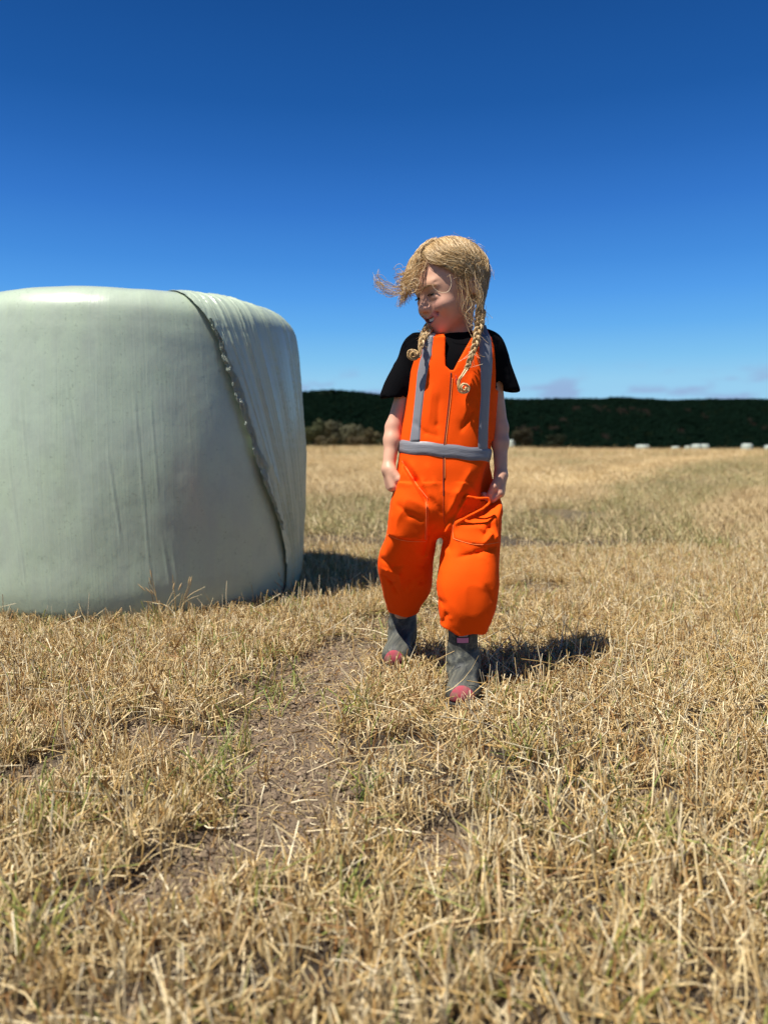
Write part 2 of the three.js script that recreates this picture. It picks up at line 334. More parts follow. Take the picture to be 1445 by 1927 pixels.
  for (let k = 0; k < 900; k++) {                                     // tufts of green shoots
    const [x0, z0] = spot(0.5, 6.5); if (fbm(x0 * 2.1, 5, z0 * 2.1, 2) + 0.4 * dirtAt(x0, z0) * (dirtAt(x0, z0) < 0.8) < 0.1 || dirtAt(x0, z0) > 0.75) continue;
    for (let i = 0, n = 3 + rnd() * 9; i < n; i++) { const x = x0 + gauss() * 0.018, z = z0 + gauss() * 0.018; if (!blocked(x, z)) place(G[i & 1], x, z, rr(0.03, 0.085), rr(0.0008, 0.0016), Math.abs(gauss()) * 0.3, C(rr(0.16, 0.3), rr(0.22, 0.32), rr(0.03, 0.07))); }
  }
  for (const [u, v, n, w] of [[520, 1290, 34, 0.035], [470, 1330, 20, 0.04], [380, 1500, 30, 0.03], [100, 1560, 26, 0.03], [40, 1780, 40, 0.03], [990, 1430, 26, 0.022], [660, 1345, 22, 0.03], [1180, 1540, 18, 0.025], [430, 1410, 18, 0.015], [660, 1700, 16, 0.02], [760, 1190, 24, 0.05], [1210, 1620, 14, 0.02], [1400, 1640, 16, 0.02]]) {
    const c = groundAt(u, v); for (let i = 0; i < n; i++) { const x = c.x + gauss() * w, z = c.z + gauss() * w; if (!blocked(x, z)) place(G[rnd() < 0.4 ? 0 : 1], x, z, rr(0.035, 0.1), rr(0.0007, 0.0015), Math.abs(gauss()) * 0.28, C(rr(0.2, 0.34), rr(0.24, 0.33), rr(0.04, 0.08))); }
  }
  // farther off: clumps of many stalks each
  const clumpGeo = (n, w, h, r) => { const gs = [], e = new THREE.Euler(); for (let i = 0; i < n; i++) { const lie = rnd() < 0.35, g = stalkGeo([0, 1, 3, 2][i & 3]).clone(), a = rnd() * 6.28, t = lie ? rr(1.1, 1.5) : Math.abs(gauss()) * 0.32; M4.compose(V(gauss() * w, lie ? rr(0, h * 0.5) : 0, gauss() * w), Q4.setFromEuler(e.set(t * Math.cos(a), rnd() * 6, t * Math.sin(a))), S3.set(r / 0.006, h * rr(0.4, 1.15) * (lie ? 1.5 : 1), r / 0.006)); g.applyMatrix4(M4); gs.push(g); } return mergeGeometries(gs); };
  const bands = [[4.0, 11, 21000, clumpGeo(9, 0.035, 0.062, 0.0015), clumpGeo(9, 0.05, 0.06, 0.0015)], [11, 42, 22000, clumpGeo(14, 0.16, 0.07, 0.003), clumpGeo(14, 0.22, 0.06, 0.003)], [42, 150, 22000, clumpGeo(16, 0.6, 0.1, 0.008), clumpGeo(16, 0.8, 0.08, 0.008)]];
  const T = [];
  for (const [z0, z1, n, ga, gb] of bands) {
    const a = new Swarm(ga, strawMat), b = new Swarm(gb, strawMat); T.push(a, b);
    for (let k = 0; k < n; k++) {
      const [x, z] = spot(z0, z1); if (blocked(x, z) || fbm(x * 1.3, 8, z * 1.3, 2) < -0.33) continue;
      const sw = rnd() < 0.5 ? a : b; D3.set(gauss() * 0.12, 1, gauss() * 0.12).normalize();
      const s = rr(0.75, 1.3), p = paleAt(x, z), c = C(0.64, 0.49, 0.255); if (p < -0.14 && rnd() < 0.5) c.setRGB(0.33, 0.295, 0.11); else if (rnd() < 0.35) c.setRGB(0.34, 0.215, 0.08); c.multiplyScalar(1 + 0.25 * p);
      sw.add(x, heightAt(x, z) - 0.004, z, D3, s, s, c.multiplyScalar(rr(0.75, 1.12)), rnd() * 6.28);
    }
  }
  const group = (name, list, label, cat, inner) => { const g = base(name, 0, 0, 0); tag(g, label, cat, null, 'stuff'); for (const s of list) s.make(inner, g); };
  group('stubble', S, 'standing cut straw stubble on the near part of the field', 'stubble', 'stalk');
  group('loose_straw', L, 'broken straw lying strewn between the near stubble', 'straw', 'straw');
  group('green_shoots', G, 'short green shoots growing up through the stubble', 'grass', 'blade');
  group('stubble_clumps', T, 'mass of pale stubble on the field beyond the bale', 'stubble', 'clump');
  // soil crumbs on the bare ground
  const crumb = new THREE.IcosahedronGeometry(1, 1), cp = crumb.attributes.position; for (let i = 0; i < cp.count; i++) { const x = cp.getX(i), y = cp.getY(i), z = cp.getZ(i), s = 1 + 0.45 * noise(x * 1.7, y * 1.7, z * 1.7); cp.setXYZ(i, x * s, y * s * 0.7, z * s); } crumb.computeVertexNormals();
  const cr = new Swarm(crumb, new THREE.MeshStandardMaterial({ roughness: 1 }));
  for (let k = 0; k < 120000; k++) { const [x, z] = spot(0.6, 3.2), d = dirtAt(x, z); if (rnd() > d + 0.01 || blocked(x, z)) continue; const s = 0.0009 + 0.0068 * Math.pow(rnd(), 6); D3.set(gauss() * 0.5, 1, gauss() * 0.5).normalize(); cr.add(x, heightAt(x, z) + s * 0.2, z, D3, s, s, C(0.20, 0.146, 0.095).multiplyScalar(rr(0.6, 1.25)), rnd() * 6); }
  const cg = base('soil_crumbs', 0, 0, 0); tag(cg, 'crumbs of dry brown soil on the bare wheel track', 'soil', null, 'stuff'); cr.make('crumb', cg);
}

/* ------------------------------------------------------------------ the dark hill, its scrub, the shrubs at its foot, the tree on its ridge */
const hillTop = (x) => 12.6 + 1.9 * sstep(18, -14, x) + 0.35 * noise(x * 0.05, 0, 0) + 0.22 * noise(x * 0.17, 3, 0) - 0.5 * sstep(40, 120, x);
function hillAt(x, z) { const t = clamp((-152 - z) / 42, 0, 1.6); return -0.6 + (hillTop(x) + 0.6) * Math.pow(sstep(0, 1.35, Math.min(t, 1.35)), 0.8) * (1 + 0.03 * noise(x * 0.08, z * 0.08, 2)) - (t > 1.35 ? (t - 1.35) * 6 : 0); }
{
  const m = new MB(), nx = 150, nz = 40;
  for (let j = 0; j <= nz; j++) for (let i = 0; i <= nx; i++) { const x = -260 + 520 * i / nx, z = -150 - 75 * j / nz, n = 0.7 + 0.5 * noise(x * 0.12, 1, z * 0.12); m.v(x, hillAt(x, z), z, [0.005 * n, 0.010 * n, 0.006 * n], x, z); }
  for (let j = 0; j < nz; j++) for (let i = 0; i < nx; i++) { const a = j * (nx + 1) + i; m.quad(a, a + 1, a + nx + 2, a + nx + 1); }
  tag(part('hill', m.geo(), new THREE.MeshPhysicalMaterial({ vertexColors: true, roughness: 1, specularIntensity: 0.1 })), 'long dark hill closing off the field', 'hill', null, 'structure');
}
function leafBall(n, leaf, squash = 0.8) {                            // many small leaf faces through the volume of a bush, lobed
  const m = new MB(), lobes = []; for (let i = 0; i < 7; i++) { const a = rnd() * 6.28, h = rr(-0.2, 0.75); lobes.push([Math.cos(a) * rr(0.25, 0.6), h * squash, Math.sin(a) * rr(0.25, 0.6), rr(0.3, 0.55)]); }
  for (let i = 0; i < n; i++) {
    const l = lobes[i % 7], d = V(gauss(), gauss(), gauss()).normalize(), r = l[3] * Math.cbrt(rr(0.25, 1)), c = V(l[0], l[1], l[2]).addScaledVector(d, r);
    const u = V(gauss(), gauss(), gauss()).normalize(), w = V().crossVectors(u, d).normalize(), s = leaf * rr(0.6, 1.4), k = rr(0.7, 1.3), col = [k, k, k * rr(0.8, 1.1)];
    const a = m.v(c.x - u.x * s, c.y - u.y * s, c.z - u.z * s, col), b = m.v(c.x + w.x * s * 0.5, c.y + w.y * s * 0.5, c.z + w.z * s * 0.5, col), e = m.v(c.x + u.x * s, c.y + u.y * s, c.z + u.z * s, col), f = m.v(c.x - w.x * s * 0.5, c.y - w.y * s * 0.5, c.z - w.z * s * 0.5, col);
    m.quad(a, b, e, f);
  }
  return m.geo();
}
{
  const mat = new THREE.MeshPhysicalMaterial({ color: 0xffffff, vertexColors: true, roughness: 1, specularIntensity: 0.1 });
  const sw = [new Swarm(leafBall(420, 0.16), mat), new Swarm(leafBall(420, 0.13, 1), mat)];
  const spots = [[1148, 770, 9], [1165, 772, 6], [1190, 775, 8], [1215, 776, 7], [1235, 780, 6], [1318, 775, 6], [1335, 790, 5], [1408, 800, 6], [1412, 815, 5], [1443, 783, 4], [1250, 818, 7], [1240, 825, 5], [1103, 770, 5], [1105, 828, 6], [1060, 800, 6], [1030, 812, 5], [1000, 815, 9], [970, 812, 9], [1125, 830, 5]];
  const patches = spots.map(([u, v, r]) => [worldAt(u, v, -178), r * 178 / FPX]);   // bare, brown places on the slope
  for (let k = 0; k < 22000; k++) {
    const x = rr(-95, 115), z = -151 - 62 * Math.pow(rnd(), 0.9), y = hillAt(x, z), s = rr(0.6, 1.25);
    let brown = 0; for (const [p, r] of patches) if (Math.hypot(x - p.x, y + 0.4 - p.y) < r) brown = 1;
    const c = C(0.0032, 0.0115, 0.0066).multiplyScalar(rr(0.85, 1.2)); if (brown && rnd() < 0.5) c.setRGB(0.030, 0.023, 0.019); else if (rnd() < 0.03) c.setRGB(0.008, 0.014, 0.006);
    D3.set(0, 1, 0); sw[k & 1].add(x, y + 0.25 * s, z, D3, s, s, c, rnd() * 6.28);
  }
  const g = base('hill_scrub', 0, 0, 0); tag(g, 'dense dark green scrub covering the whole hillside', 'scrub', null, 'stuff'); for (const s of sw) s.make('scrub', g);
}
function shrubOf(name, crown, label, cat, color, x, y, z, w, h, twig) {
  const root = base(name, x, y, z); tag(root, label, cat, 'shrubs at the foot of the hill');
  const t = new MB(); for (let i = 0; i < 6; i++) { const a = rnd() * 6.28, e = rr(0.15, 0.4); t.tube([V(0, 0, 0), V(Math.cos(a) * e * 0.4 * w, h * 0.35, Math.sin(a) * e * 0.4 * w), V(Math.cos(a) * e * w, h * rr(0.6, 0.85), Math.sin(a) * e * w)], (q) => 0.06 * (1 - 0.7 * q), 5, null); }
  part('trunk', t.geo(), new THREE.MeshStandardMaterial({ color: C(0.07, 0.05, 0.035), roughness: 1 }), root);
  const cm = part('crown', crown, new THREE.MeshPhysicalMaterial({ color, vertexColors: true, roughness: 1, specularIntensity: 0.2 }), root); cm.scale.set(w * 0.62, h * 0.6, w * 0.62); cm.position.y = h * 0.45;
  return root;
}
const shrubList = [
  [592, 795, C(0.060, 0.066, 0.034), 'greyish green shrub closest to the edge of the big bale', 42], [628, 786, C(0.085, 0.082, 0.05), 'pale grey-green shrub second from the big bale, in front of the hill', 46],
  [664, 800, C(0.10, 0.098, 0.062), 'lightest olive shrub in the row between the bale and the child', 40], [696, 806, C(0.075, 0.065, 0.036), 'brownish shrub behind the black sleeve, at the hill foot', 40],
  [716, 812, C(0.05, 0.055, 0.03), 'dark shrub just beside the bare arm, at the hill foot', 34], [984, 806, C(0.03, 0.027, 0.017), 'brown scrubby bush to the right of the shaded arm', 44], [1040, 818, C(0.016, 0.02, 0.011), 'low dark bush at the field edge right of the child', 46], [612, 820, C(0.09, 0.075, 0.042), 'low dry brown bush in front of the taller grey shrubs', 40], [672, 822, C(0.075, 0.06, 0.034), 'low russet bush under the lightest olive shrub', 44],
];
for (const [u, v, col, label, w] of shrubList) {
  const z = v > 817 ? -112 : -118, top = worldAt(u, v, z), y = heightAt(top.x, z) - 0.1;
  shrubOf('shrub', leafBall(1500, 0.085, 0.9), label, 'shrub', col.multiplyScalar(0.95), top.x, y, z, w / FPX * -z, (top.y - y));
}
{
  const z = -196, b = worldAt(614, 742, z), root = base('ridge_tree', b.x, hillAt(b.x, z) - 0.6, z); tag(root, 'round dark tree standing up on the ridge of the hill beside the bale', 'tree');
  const t = new MB(); t.tube([V(0, 0, 0), V(0.1, 1.2, 0), V(0, 2.2, 0)], (q) => 0.3 * (1 - 0.5 * q), 8, null); for (let i = 0; i < 6; i++) { const a = i * 1.05; t.tube([V(0, 1, 0), V(Math.cos(a) * 1, 1.8, Math.sin(a)), V(Math.cos(a) * 1.9, 2.3, Math.sin(a) * 1.9)], (q) => 0.12 * (1 - 0.6 * q), 5, null); }
  part('trunk', t.geo(), new THREE.MeshStandardMaterial({ color: C(0.05, 0.04, 0.03), roughness: 1 }), root);
  const c = part('crown', leafBall(2600, 0.09, 0.7), new THREE.MeshPhysicalMaterial({ color: C(0.007, 0.016, 0.009), vertexColors: true, roughness: 1, specularIntensity: 0.1 }), root); c.scale.set(3.3, 2.0, 3); c.position.y = 1.7;
}

/* ------------------------------------------------------------------ wrapped bales */
const filmBump = tex(1024, (u, v) => { const s = ring(u, v, 60, 0.7, 3), f = ring(u, v, 170, 1.2, 2), c = ring(u, v, 5, 4, 4), k = Math.pow(clamp(1 - Math.abs(ring(u, v, 22, 0.55, 2)) * 7, 0, 1), 2); return 0.5 + 0.03 * s + 0.03 * f + 0.22 * c + 0.055 * k + 0.015 * ring(u, v, 70, 70, 2); }, false, 2, 1);
const filmMap = tex(1024, (u, v) => {
  const a = ring(u, v, 7, 3, 5), st = ring(u, v, 55, 1.0, 3), sp = ring(u, v, 45, 40, 2), q = 0.92 + 0.08 * a + 0.02 * st + 0.04 * ring(u, v, 50, 50, 3) - 0.20 * sstep(0.34, 0.55, sp) * sstep(0.0, 0.3, a + 0.1) - 0.05 * sstep(0.18, 0.4, ring(v, u, 4, 5, 5));
  return [q * (1 - 0.03 * a), q, q * (1 - 0.06 * a - 0.03 * st)];
}, false, 2, 1);
const filmMat = new THREE.MeshPhysicalMaterial({ color: C(0.44, 0.52, 0.395), map: filmMap, roughness: 0.36, bumpMap: filmBump, bumpScale: 0.0035, specularIntensity: 0.7, clearcoat: 0.35, clearcoatRoughness: 0.22 });
const flapMat = new THREE.MeshPhysicalMaterial({ color: C(0.415, 0.49, 0.372), roughness: 0.32, clearcoat: 0.35, clearcoatRoughness: 0.18 });
const crumpleBump = tex(256, (u, v) => Math.pow(1 - Math.abs(ring(u, v, 6, 6, 3)), 3), false, 2, 12);
const BALE_H = 1.168;
const prof = new THREE.CatmullRomCurve3([[0.42, 0], [0.53, 0.0], [0.588, 0.03], [0.612, 0.10], [0.623, 0.25], [0.63, 0.45], [0.629, 0.62], [0.620, 0.80], [0.611, 0.92], [0.602, 1.01], [0.586, 1.08], [0.552, 1.122], [0.495, 1.146], [0.40, 1.16], [0.2, BALE_H], [0.0, BALE_H]].map(([r, y]) => V(r > 0.3 ? r + 0.04 : r * 1.1, y, 0)), false, 'centripetal');
const profPts = prof.getSpacedPoints(400);
const baleP = (phi, t, off = 0) => {                                  // phi 0 faces the eye, growing to the right; t along the profile
  const f = clamp(t, 0, 1) * 400, k = Math.min(399, Math.floor(f)), a = profPts[k], b = profPts[k + 1], q = f - k; let r = mix(a.x, b.x, q), y = mix(a.y, b.y, q);
  const dx = b.x - a.x, dy = b.y - a.y, l = Math.hypot(dx, dy); r += off * dy / l; y -= off * dx / l;
  return V(Math.sin(phi) * r, y, Math.cos(phi) * r);
};
const tAtY = (y) => { let k = 0; while (k < 398 && profPts[k].y < y) k++; return k / 400; };
const creases = [[0.18, 0.12, 0.80, 0.05, 0.002, 0.005], [0.06, 0.30, 0.60, 0.04, 0.003, 0.005], [0.215, 0.45, 0.78, 0.02, 0.002, 0.005], [-0.34, 0.16, 0.62, 0.05, 0.0022, 0.006], [-0.30, 0.5, 0.8, 0.03, 0.0018, 0.006], [0.26, 0.14, 0.32, 0.03, 0.0028, 0.005], [0.29, 0.16, 0.3, 0.02, 0.002, 0.005], [-0.36, 0.2, 0.42, 0.02, 0.0016, 0.005], [-0.70, 0.1, 0.75, 0.05, 0.002, 0.008], [-0.1, 0.55, 0.85, 0.04, 0.0015, 0.006]].map(([p, a, b, s, h, w]) => [Math.asin(clamp((360 * Math.sin(p) - 45) / 315, -0.99, 0.99)), a, b, s * 1.2, h, w]);
function baleBump(phi, t, y) {
  let o = 0.007 * fbm(Math.sin(phi) * 2.2, y * 2.1, Math.cos(phi) * 2.2, 2) + 0.0016 * noise(Math.sin(phi) * 9, y * 5, Math.cos(phi) * 9);
  for (const [p, y0, y1, slope, amp, w] of creases) { const q = (phi - p + slope * (y - y0) / (y1 - y0)) / w; if (Math.abs(q) < 4) o += 0.55 * amp * (Math.exp(-q * q) - 0.35 * Math.exp(-((q - 1.6) ** 2))) * sstep(y0 - 0.05, y0 + 0.06, y) * sstep(y1 + 0.03, y1 - 0.08, y); }
  o += 0.0007 * fbm(phi * 42, y * 1.3 + 20, 0, 2) * sstep(0.62, 1.0, t) * sstep(1.0, 0.9, t);
  return o;
}
const edgePts = [[345, 558], [385, 600], [410, 660], [430, 730], [465, 830], [485, 900], [515, 975], [530, 1030], [533, 1110]];
{
  const root = base('wrapped_bale', baleAt.x, -0.015, baleAt.z, Math.atan2(-baleAt.x, -baleAt.z));
  root.scale.y = 0.976;
  tag(root, 'large round hay bale wrapped in pale green plastic film with a torn flap', 'hay bale');
  const m = new MB(), nu = 1000, nv = 260;
  m.grid(nu, nv, (u, v) => { const phi = (u - 0.5) * 6.283185, q = baleP(phi, v); return baleP(phi, v, baleBump(phi, v, q.y)); }, null);
  part('plastic_wrap', m.geo(), filmMat, root);
  // the loose outer layer: its torn edge runs down and to the right
  root.updateMatrixWorld();
  const inv = root.matrixWorld.clone().invert();
  const edge = edgePts.map(([u, v]) => {                              // ray from the eye on to the bale
    const far = worldAt(u, v, -3), o = camera.position.clone().applyMatrix4(inv), d = far.applyMatrix4(inv).sub(o).normalize(); let hit = null, best = 9;
    for (let s = 1.5; s < 4.2; s += 0.004) { const p = o.clone().addScaledVector(d, s), y = clamp(p.y, 0, BALE_H), t = tAtY(y), r = baleP(0, t).z, g = Math.hypot(p.x, p.z) - r; if (p.y < BALE_H && g < 0) { hit = p; break; } if (Math.abs(g) < best && p.y < BALE_H) { best = Math.abs(g); if (!hit || true) { baleP.near = p; } } }
    hit = hit || baleP.near; return [Math.atan2(hit.x, hit.z), hit.y];
  });
  edge.sort((a, b) => a[1] - b[1]);
  const topT = tAtY(1.150), phiE = (y) => { let k = 0; while (k < edge.length - 2 && y > edge[k + 1][1]) k++; const [pa, ya] = edge[k], [pb, yb] = edge[k + 1]; return mix(pa, pb, clamp((y - ya) / (yb - ya), 0, 1.15)); };
  const crumple = (a, y) => 0.0035 * fbm(a * 40, y * 22, 2, 3) + 0.002 * Math.abs(noise(a * 90, y * 50, 5));
  const flapOff = (phi, t, y, s) => {                                 // s: angle past the edge
    const lean = phi + 0.55 * (y - 0.6) * Math.exp(-s * 0.9);
    const fold = (f, z) => { const n = noise(lean * f, y * 1.1, z); return Math.pow(1 - Math.abs(n), 9); };
    return baleBump(phi, t, y) + 0.006 + 0.012 * Math.exp(-((s / 0.12) ** 2)) * sstep(0.02, 0.25, y) * sstep(1.165, 1.04, y) + (0.0055 * fold(20, 1) + 0.0045 * fold(44, 4) + 0.0025 * fold(95, 8)) * sstep(0, 0.08, s) * sstep(1.0, 0.93, t) + crumple(phi, y) * Math.exp(-((s / 0.09) ** 2));
  };
  const f = new MB(), fu = 520, fv = 240, span = 2.5, surf = (u, v, extra = 0) => {
    const t = 0.045 + (topT + 0.075 - 0.045) * v, q = baleP(0, t), y = q.y, jag = 0.012 * fbm(y * 22, 3, 1, 3) + 0.006 * noise(y * 70, 1, 2), s = Math.pow(u, 1.35) * span;
    const phi = phiE(y) + jag + s; return baleP(phi, t, flapOff(phi, t, y, s) + extra);
  };
  f.grid(fu, fv, (u, v) => surf(u, v), null);
  const flap = part('loose_film', f.geo(), flapMat, root);
  // rolled, crumpled film along the tear, coloured lighter to stand for glints
  const e = new MB();
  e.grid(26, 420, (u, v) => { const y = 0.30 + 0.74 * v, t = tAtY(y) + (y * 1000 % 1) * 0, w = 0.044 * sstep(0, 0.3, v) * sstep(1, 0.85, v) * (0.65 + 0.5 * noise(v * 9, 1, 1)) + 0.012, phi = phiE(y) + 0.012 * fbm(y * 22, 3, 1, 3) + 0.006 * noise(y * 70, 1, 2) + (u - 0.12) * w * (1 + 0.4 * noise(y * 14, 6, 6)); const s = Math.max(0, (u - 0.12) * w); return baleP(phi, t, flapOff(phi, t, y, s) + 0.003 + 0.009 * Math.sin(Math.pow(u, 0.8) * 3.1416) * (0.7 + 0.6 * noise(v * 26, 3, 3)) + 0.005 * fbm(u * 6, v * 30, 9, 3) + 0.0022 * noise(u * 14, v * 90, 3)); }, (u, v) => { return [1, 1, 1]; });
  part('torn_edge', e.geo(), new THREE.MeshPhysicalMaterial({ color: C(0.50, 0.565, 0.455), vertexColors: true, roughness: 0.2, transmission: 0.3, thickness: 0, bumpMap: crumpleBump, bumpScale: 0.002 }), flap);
}
/* the bales standing far off along the end of the field */
{
  const pts = []; for (const [r, y] of [[0, 0], [0.66, 0], [0.78, 0.08], [0.81, 0.3], [0.81, 0.8], [0.78, 1.02], [0.68, 1.14], [0.45, 1.2], [0, 1.2]]) pts.push(new THREE.Vector2(r, y));
  const g = new THREE.LatheGeometry(new THREE.SplineCurve(pts).getPoints(40), 40), fm = new THREE.MeshPhysicalMaterial({ color: C(0.36, 0.41, 0.36), roughness: 0.4 });
  const list = [[1208, 846, 25, 9, 'pale wrapped bale farthest to the left in the far row'], [1270, 847, 15, 7, 'small low wrapped bale left of the far cluster'], [1293, 847, 11, 8, 'narrow wrapped bale touching the far cluster'], [1310, 848, 20, 12, 'wrapped bale in front at the middle of the far cluster'], [1324, 848, 18, 12, 'wrapped bale at the right end of the far cluster'], [1404, 850, 20, 15, 'bright wrapped bale standing alone near the right of the far row'], [1446, 851, 18, 13, 'wrapped bale cut off by the right edge of the photo'], [962, 841, 12, 13, 'grey wrapped bale seen just beside the shaded arm']];
  let first = null;
  for (const [u, v, w, h, label] of list) {
    const z = Math.max(-1.2 * FPX / h, -140 - h * 0.3), p = worldAt(u, v + 1, z), s = w / FPX * -z / 1.62, sy = (h + 1) * -z / FPX / 1.2;
    if (!first) { first = base('distant_bale', 0, 0, 0); part('plastic_wrap', g, fm, first); tag(first, label, 'hay bale', 'wrapped bales far off at the end of the field'); first.position.set(p.x, p.y, z); first.scale.set(s, sy, s); } else copy(first, p.x, p.y, z, rr(0, 6), V(s, sy, s), label);
  }
}

/* ------------------------------------------------------------------ the child */
const OX = 0.145, OZ = -1.85;
const P = (u, v, z = 0) => { const w = worldAt(u, v, OZ + z); return [w.x - OX, w.y, z]; };
const PV = (u, v, z = 0) => V(...P(u, v, z));
const child = base('person', OX, 0, OZ);
tag(child, 'smiling child in orange hi-vis overalls, black t-shirt and rubber boots walking beside the bale', 'person');

/* lofted body of elliptical sections along y; rows are [v, uLeft, uRight, zCentre, halfDepth] read at depth zCentre */
function loft(rows, n = 2.3) {
  const S = rows.map(([v, a, b, z, d]) => { const l = P(a, v, z), r = P(b, v, z); return [l[1], (l[0] + r[0]) / 2, z, (r[0] - l[0]) / 2, d]; }).sort((p, q) => p[0] - q[0]);
  const y0 = S[0][0], y1 = S[S.length - 1][0], N = 300, T = [];
  for (let i = 0; i <= N; i++) {
    const y = mix(y0, y1, i / N); let k = 0; while (k < S.length - 2 && y > S[k + 1][0]) k++;
    const A = S[Math.max(0, k - 1)], B = S[k], D = S[k + 1], E = S[Math.min(S.length - 1, k + 2)], h = D[0] - B[0], t = (y - B[0]) / h, row = [];
    for (let c = 1; c < 5; c++) { const m0 = (D[c] - A[c]) / (D[0] - A[0]) * h, m1 = (E[c] - B[c]) / (E[0] - B[0]) * h; row.push((2 * t ** 3 - 3 * t * t + 1) * B[c] + (t ** 3 - 2 * t * t + t) * m0 + (-2 * t ** 3 + 3 * t * t) * D[c] + (t ** 3 - t * t) * m1); }
    T.push(row);
  }
  const f = (x, y, z, shrink = 0) => {
    const q = clamp((y - y0) / (y1 - y0), 0, 1) * N, k = Math.min(N - 1, q | 0), w = q - k, A = T[k], B = T[k + 1];
    const cx = A[0] + (B[0] - A[0]) * w, cz = A[1] + (B[1] - A[1]) * w, a = A[2] + (B[2] - A[2]) * w - shrink, d = A[3] + (B[3] - A[3]) * w - shrink;
    const ux = Math.abs(x - cx) / a, uz = Math.abs(z - cz) / d, r = Math.pow(Math.pow(ux, n) + Math.pow(uz, n), 1 / n);
    return Math.max((r - 1) * Math.min(a, d), y0 - y, y - y1);
  };
  f.y0 = y0; f.y1 = y1; return f;
}

/* --- clothes as fields */
const shirtBody = loft([[900, 768, 912, 0, 0.06], [760, 776, 924, 0, 0.068], [700, 776, 931, 0, 0.072], [668, 779, 933, -0.002, 0.066], [646, 790, 921, -0.006, 0.055], [634, 812, 906, -0.01, 0.044], [629, 828, 898, -0.012, 0.036]], 2.3);
const shL = P(787, 657, -0.005), shR = P(917, 655, -0.005), slL = P(742, 748, 0.0), slR = P(954, 737, 0.0);
const sleeveL = (x, y, z, s) => cone(x, y, z, shL, slL, 0.036 - s, 0.0355 - s), sleeveR = (x, y, z, s) => cone(x, y, z, shR, slR, 0.037 - s, 0.030 - s);
const hemCut = (x, y, z, c, nx) => { const d = (c[1] - y) + nx * (x - c[0]) + 0.004 * noise(x * 40, 3, z * 40); return d; };
const neckA = P(858, 620, -0.012), neckB = P(860, 645, -0.012);
function torsoShirt(x, y, z) { return smin(smin(shirtBody(x, y, z), sph(x, y, z, shL, 0.037), 0.03), sph(x, y, z, shR, 0.038), 0.03); }
const inL0 = P(775, 690), inL1 = [slL[0] - 0.004, slL[1] - 0.04, slL[2]], inR0 = P(930, 690), inR1 = [slR[0] + 0.002, slR[1] - 0.04, slR[2]];
function shirtSdf(x, y, z) {
  let d = torsoShirt(x, y, z);
  let l = sleeveL(x, y, z, 0), r = sleeveR(x, y, z, 0);
  l = Math.max(l, hemCut(x, y, z, slL, 0.06)); r = Math.max(r, hemCut(x, y, z, slR, -0.05));
  d = smin(smin(d, l, 0.02), r, 0.02);
  if (y < shL[1] - 0.03) { const a = cone(x, y, z, inL0, inL1, 0.031, 0.031), b = cone(x, y, z, inR0, inR1, 0.026, 0.026); if (y < slL[1] + 0.045) d = smax(d, -Math.min(a, b), 0.004); }
  if (d < 0.02 && d > -0.02) d -= 0.003 * noise(x * 24, y * 16, z * 24) + 0.0022 * (1 - Math.abs(noise(x * 30 + y * 14, y * 8, z * 30))) ** 4;
  // collar: a rolled ring at the neck
  const cx = x - neckA[0], cz = z - neckA[2], rr2 = Math.hypot(cx / 1.05, cz) - 0.034, cy = y - (neckA[1] - 0.009) + 0.32 * cz;
  d = smin(d, Math.hypot(rr2, cy) - 0.0048, 0.008);
  return smax(d, -Math.max(Math.hypot(cx, cz) - 0.031, 0.835 - y), 0.004);
}
const bib = loft([[1004, 812, 862, 0, 0.040], [996, 785, 885, 0, 0.062], [980, 757, 918, 0, 0.080], [950, 744, 934, 0, 0.093], [910, 743, 930, 0, 0.093], [880, 747, 924, 0.004, 0.089], [858, 751, 922, 0.006, 0.084], [830, 753, 923, 0.006, 0.083], [780, 760, 927, 0.004, 0.081], [735, 766, 931, 0.002, 0.080], [695, 771, 934, 0, 0.078], [640, 776, 934, 0, 0.07]], 2.4);
const legL = loft([[915, 752, 832, 0, 0.080], [945, 738, 836, 0, 0.088], [985, 732, 830, -0.01, 0.088], [1010, 726, 822, -0.02, 0.086], [1040, 714, 816, -0.05, 0.084], [1060, 711, 814, -0.07, 0.083], [1080, 713, 813, -0.095, 0.082], [1100, 718, 812, -0.125, 0.077], [1118, 722, 806, -0.15, 0.068], [1140, 728, 792, -0.18, 0.058], [1164, 734, 786, -0.2, 0.05]], 2.8);
const legR = loft([[915, 840, 932, 0, 0.082], [945, 832, 940, 0, 0.09], [985, 832, 941, 0.005, 0.09], [1012, 833, 939, 0.02, 0.088], [1040, 830.5, 937, 0.03, 0.087], [1070, 826, 936, 0.045, 0.086], [1100, 822, 936, 0.055, 0.083], [1140, 824, 931, 0.06, 0.076], [1165, 826, 923, 0.06, 0.066], [1180, 830, 916, 0.06, 0.058], [1200, 836, 911, 0.06, 0.052]], 2.8);
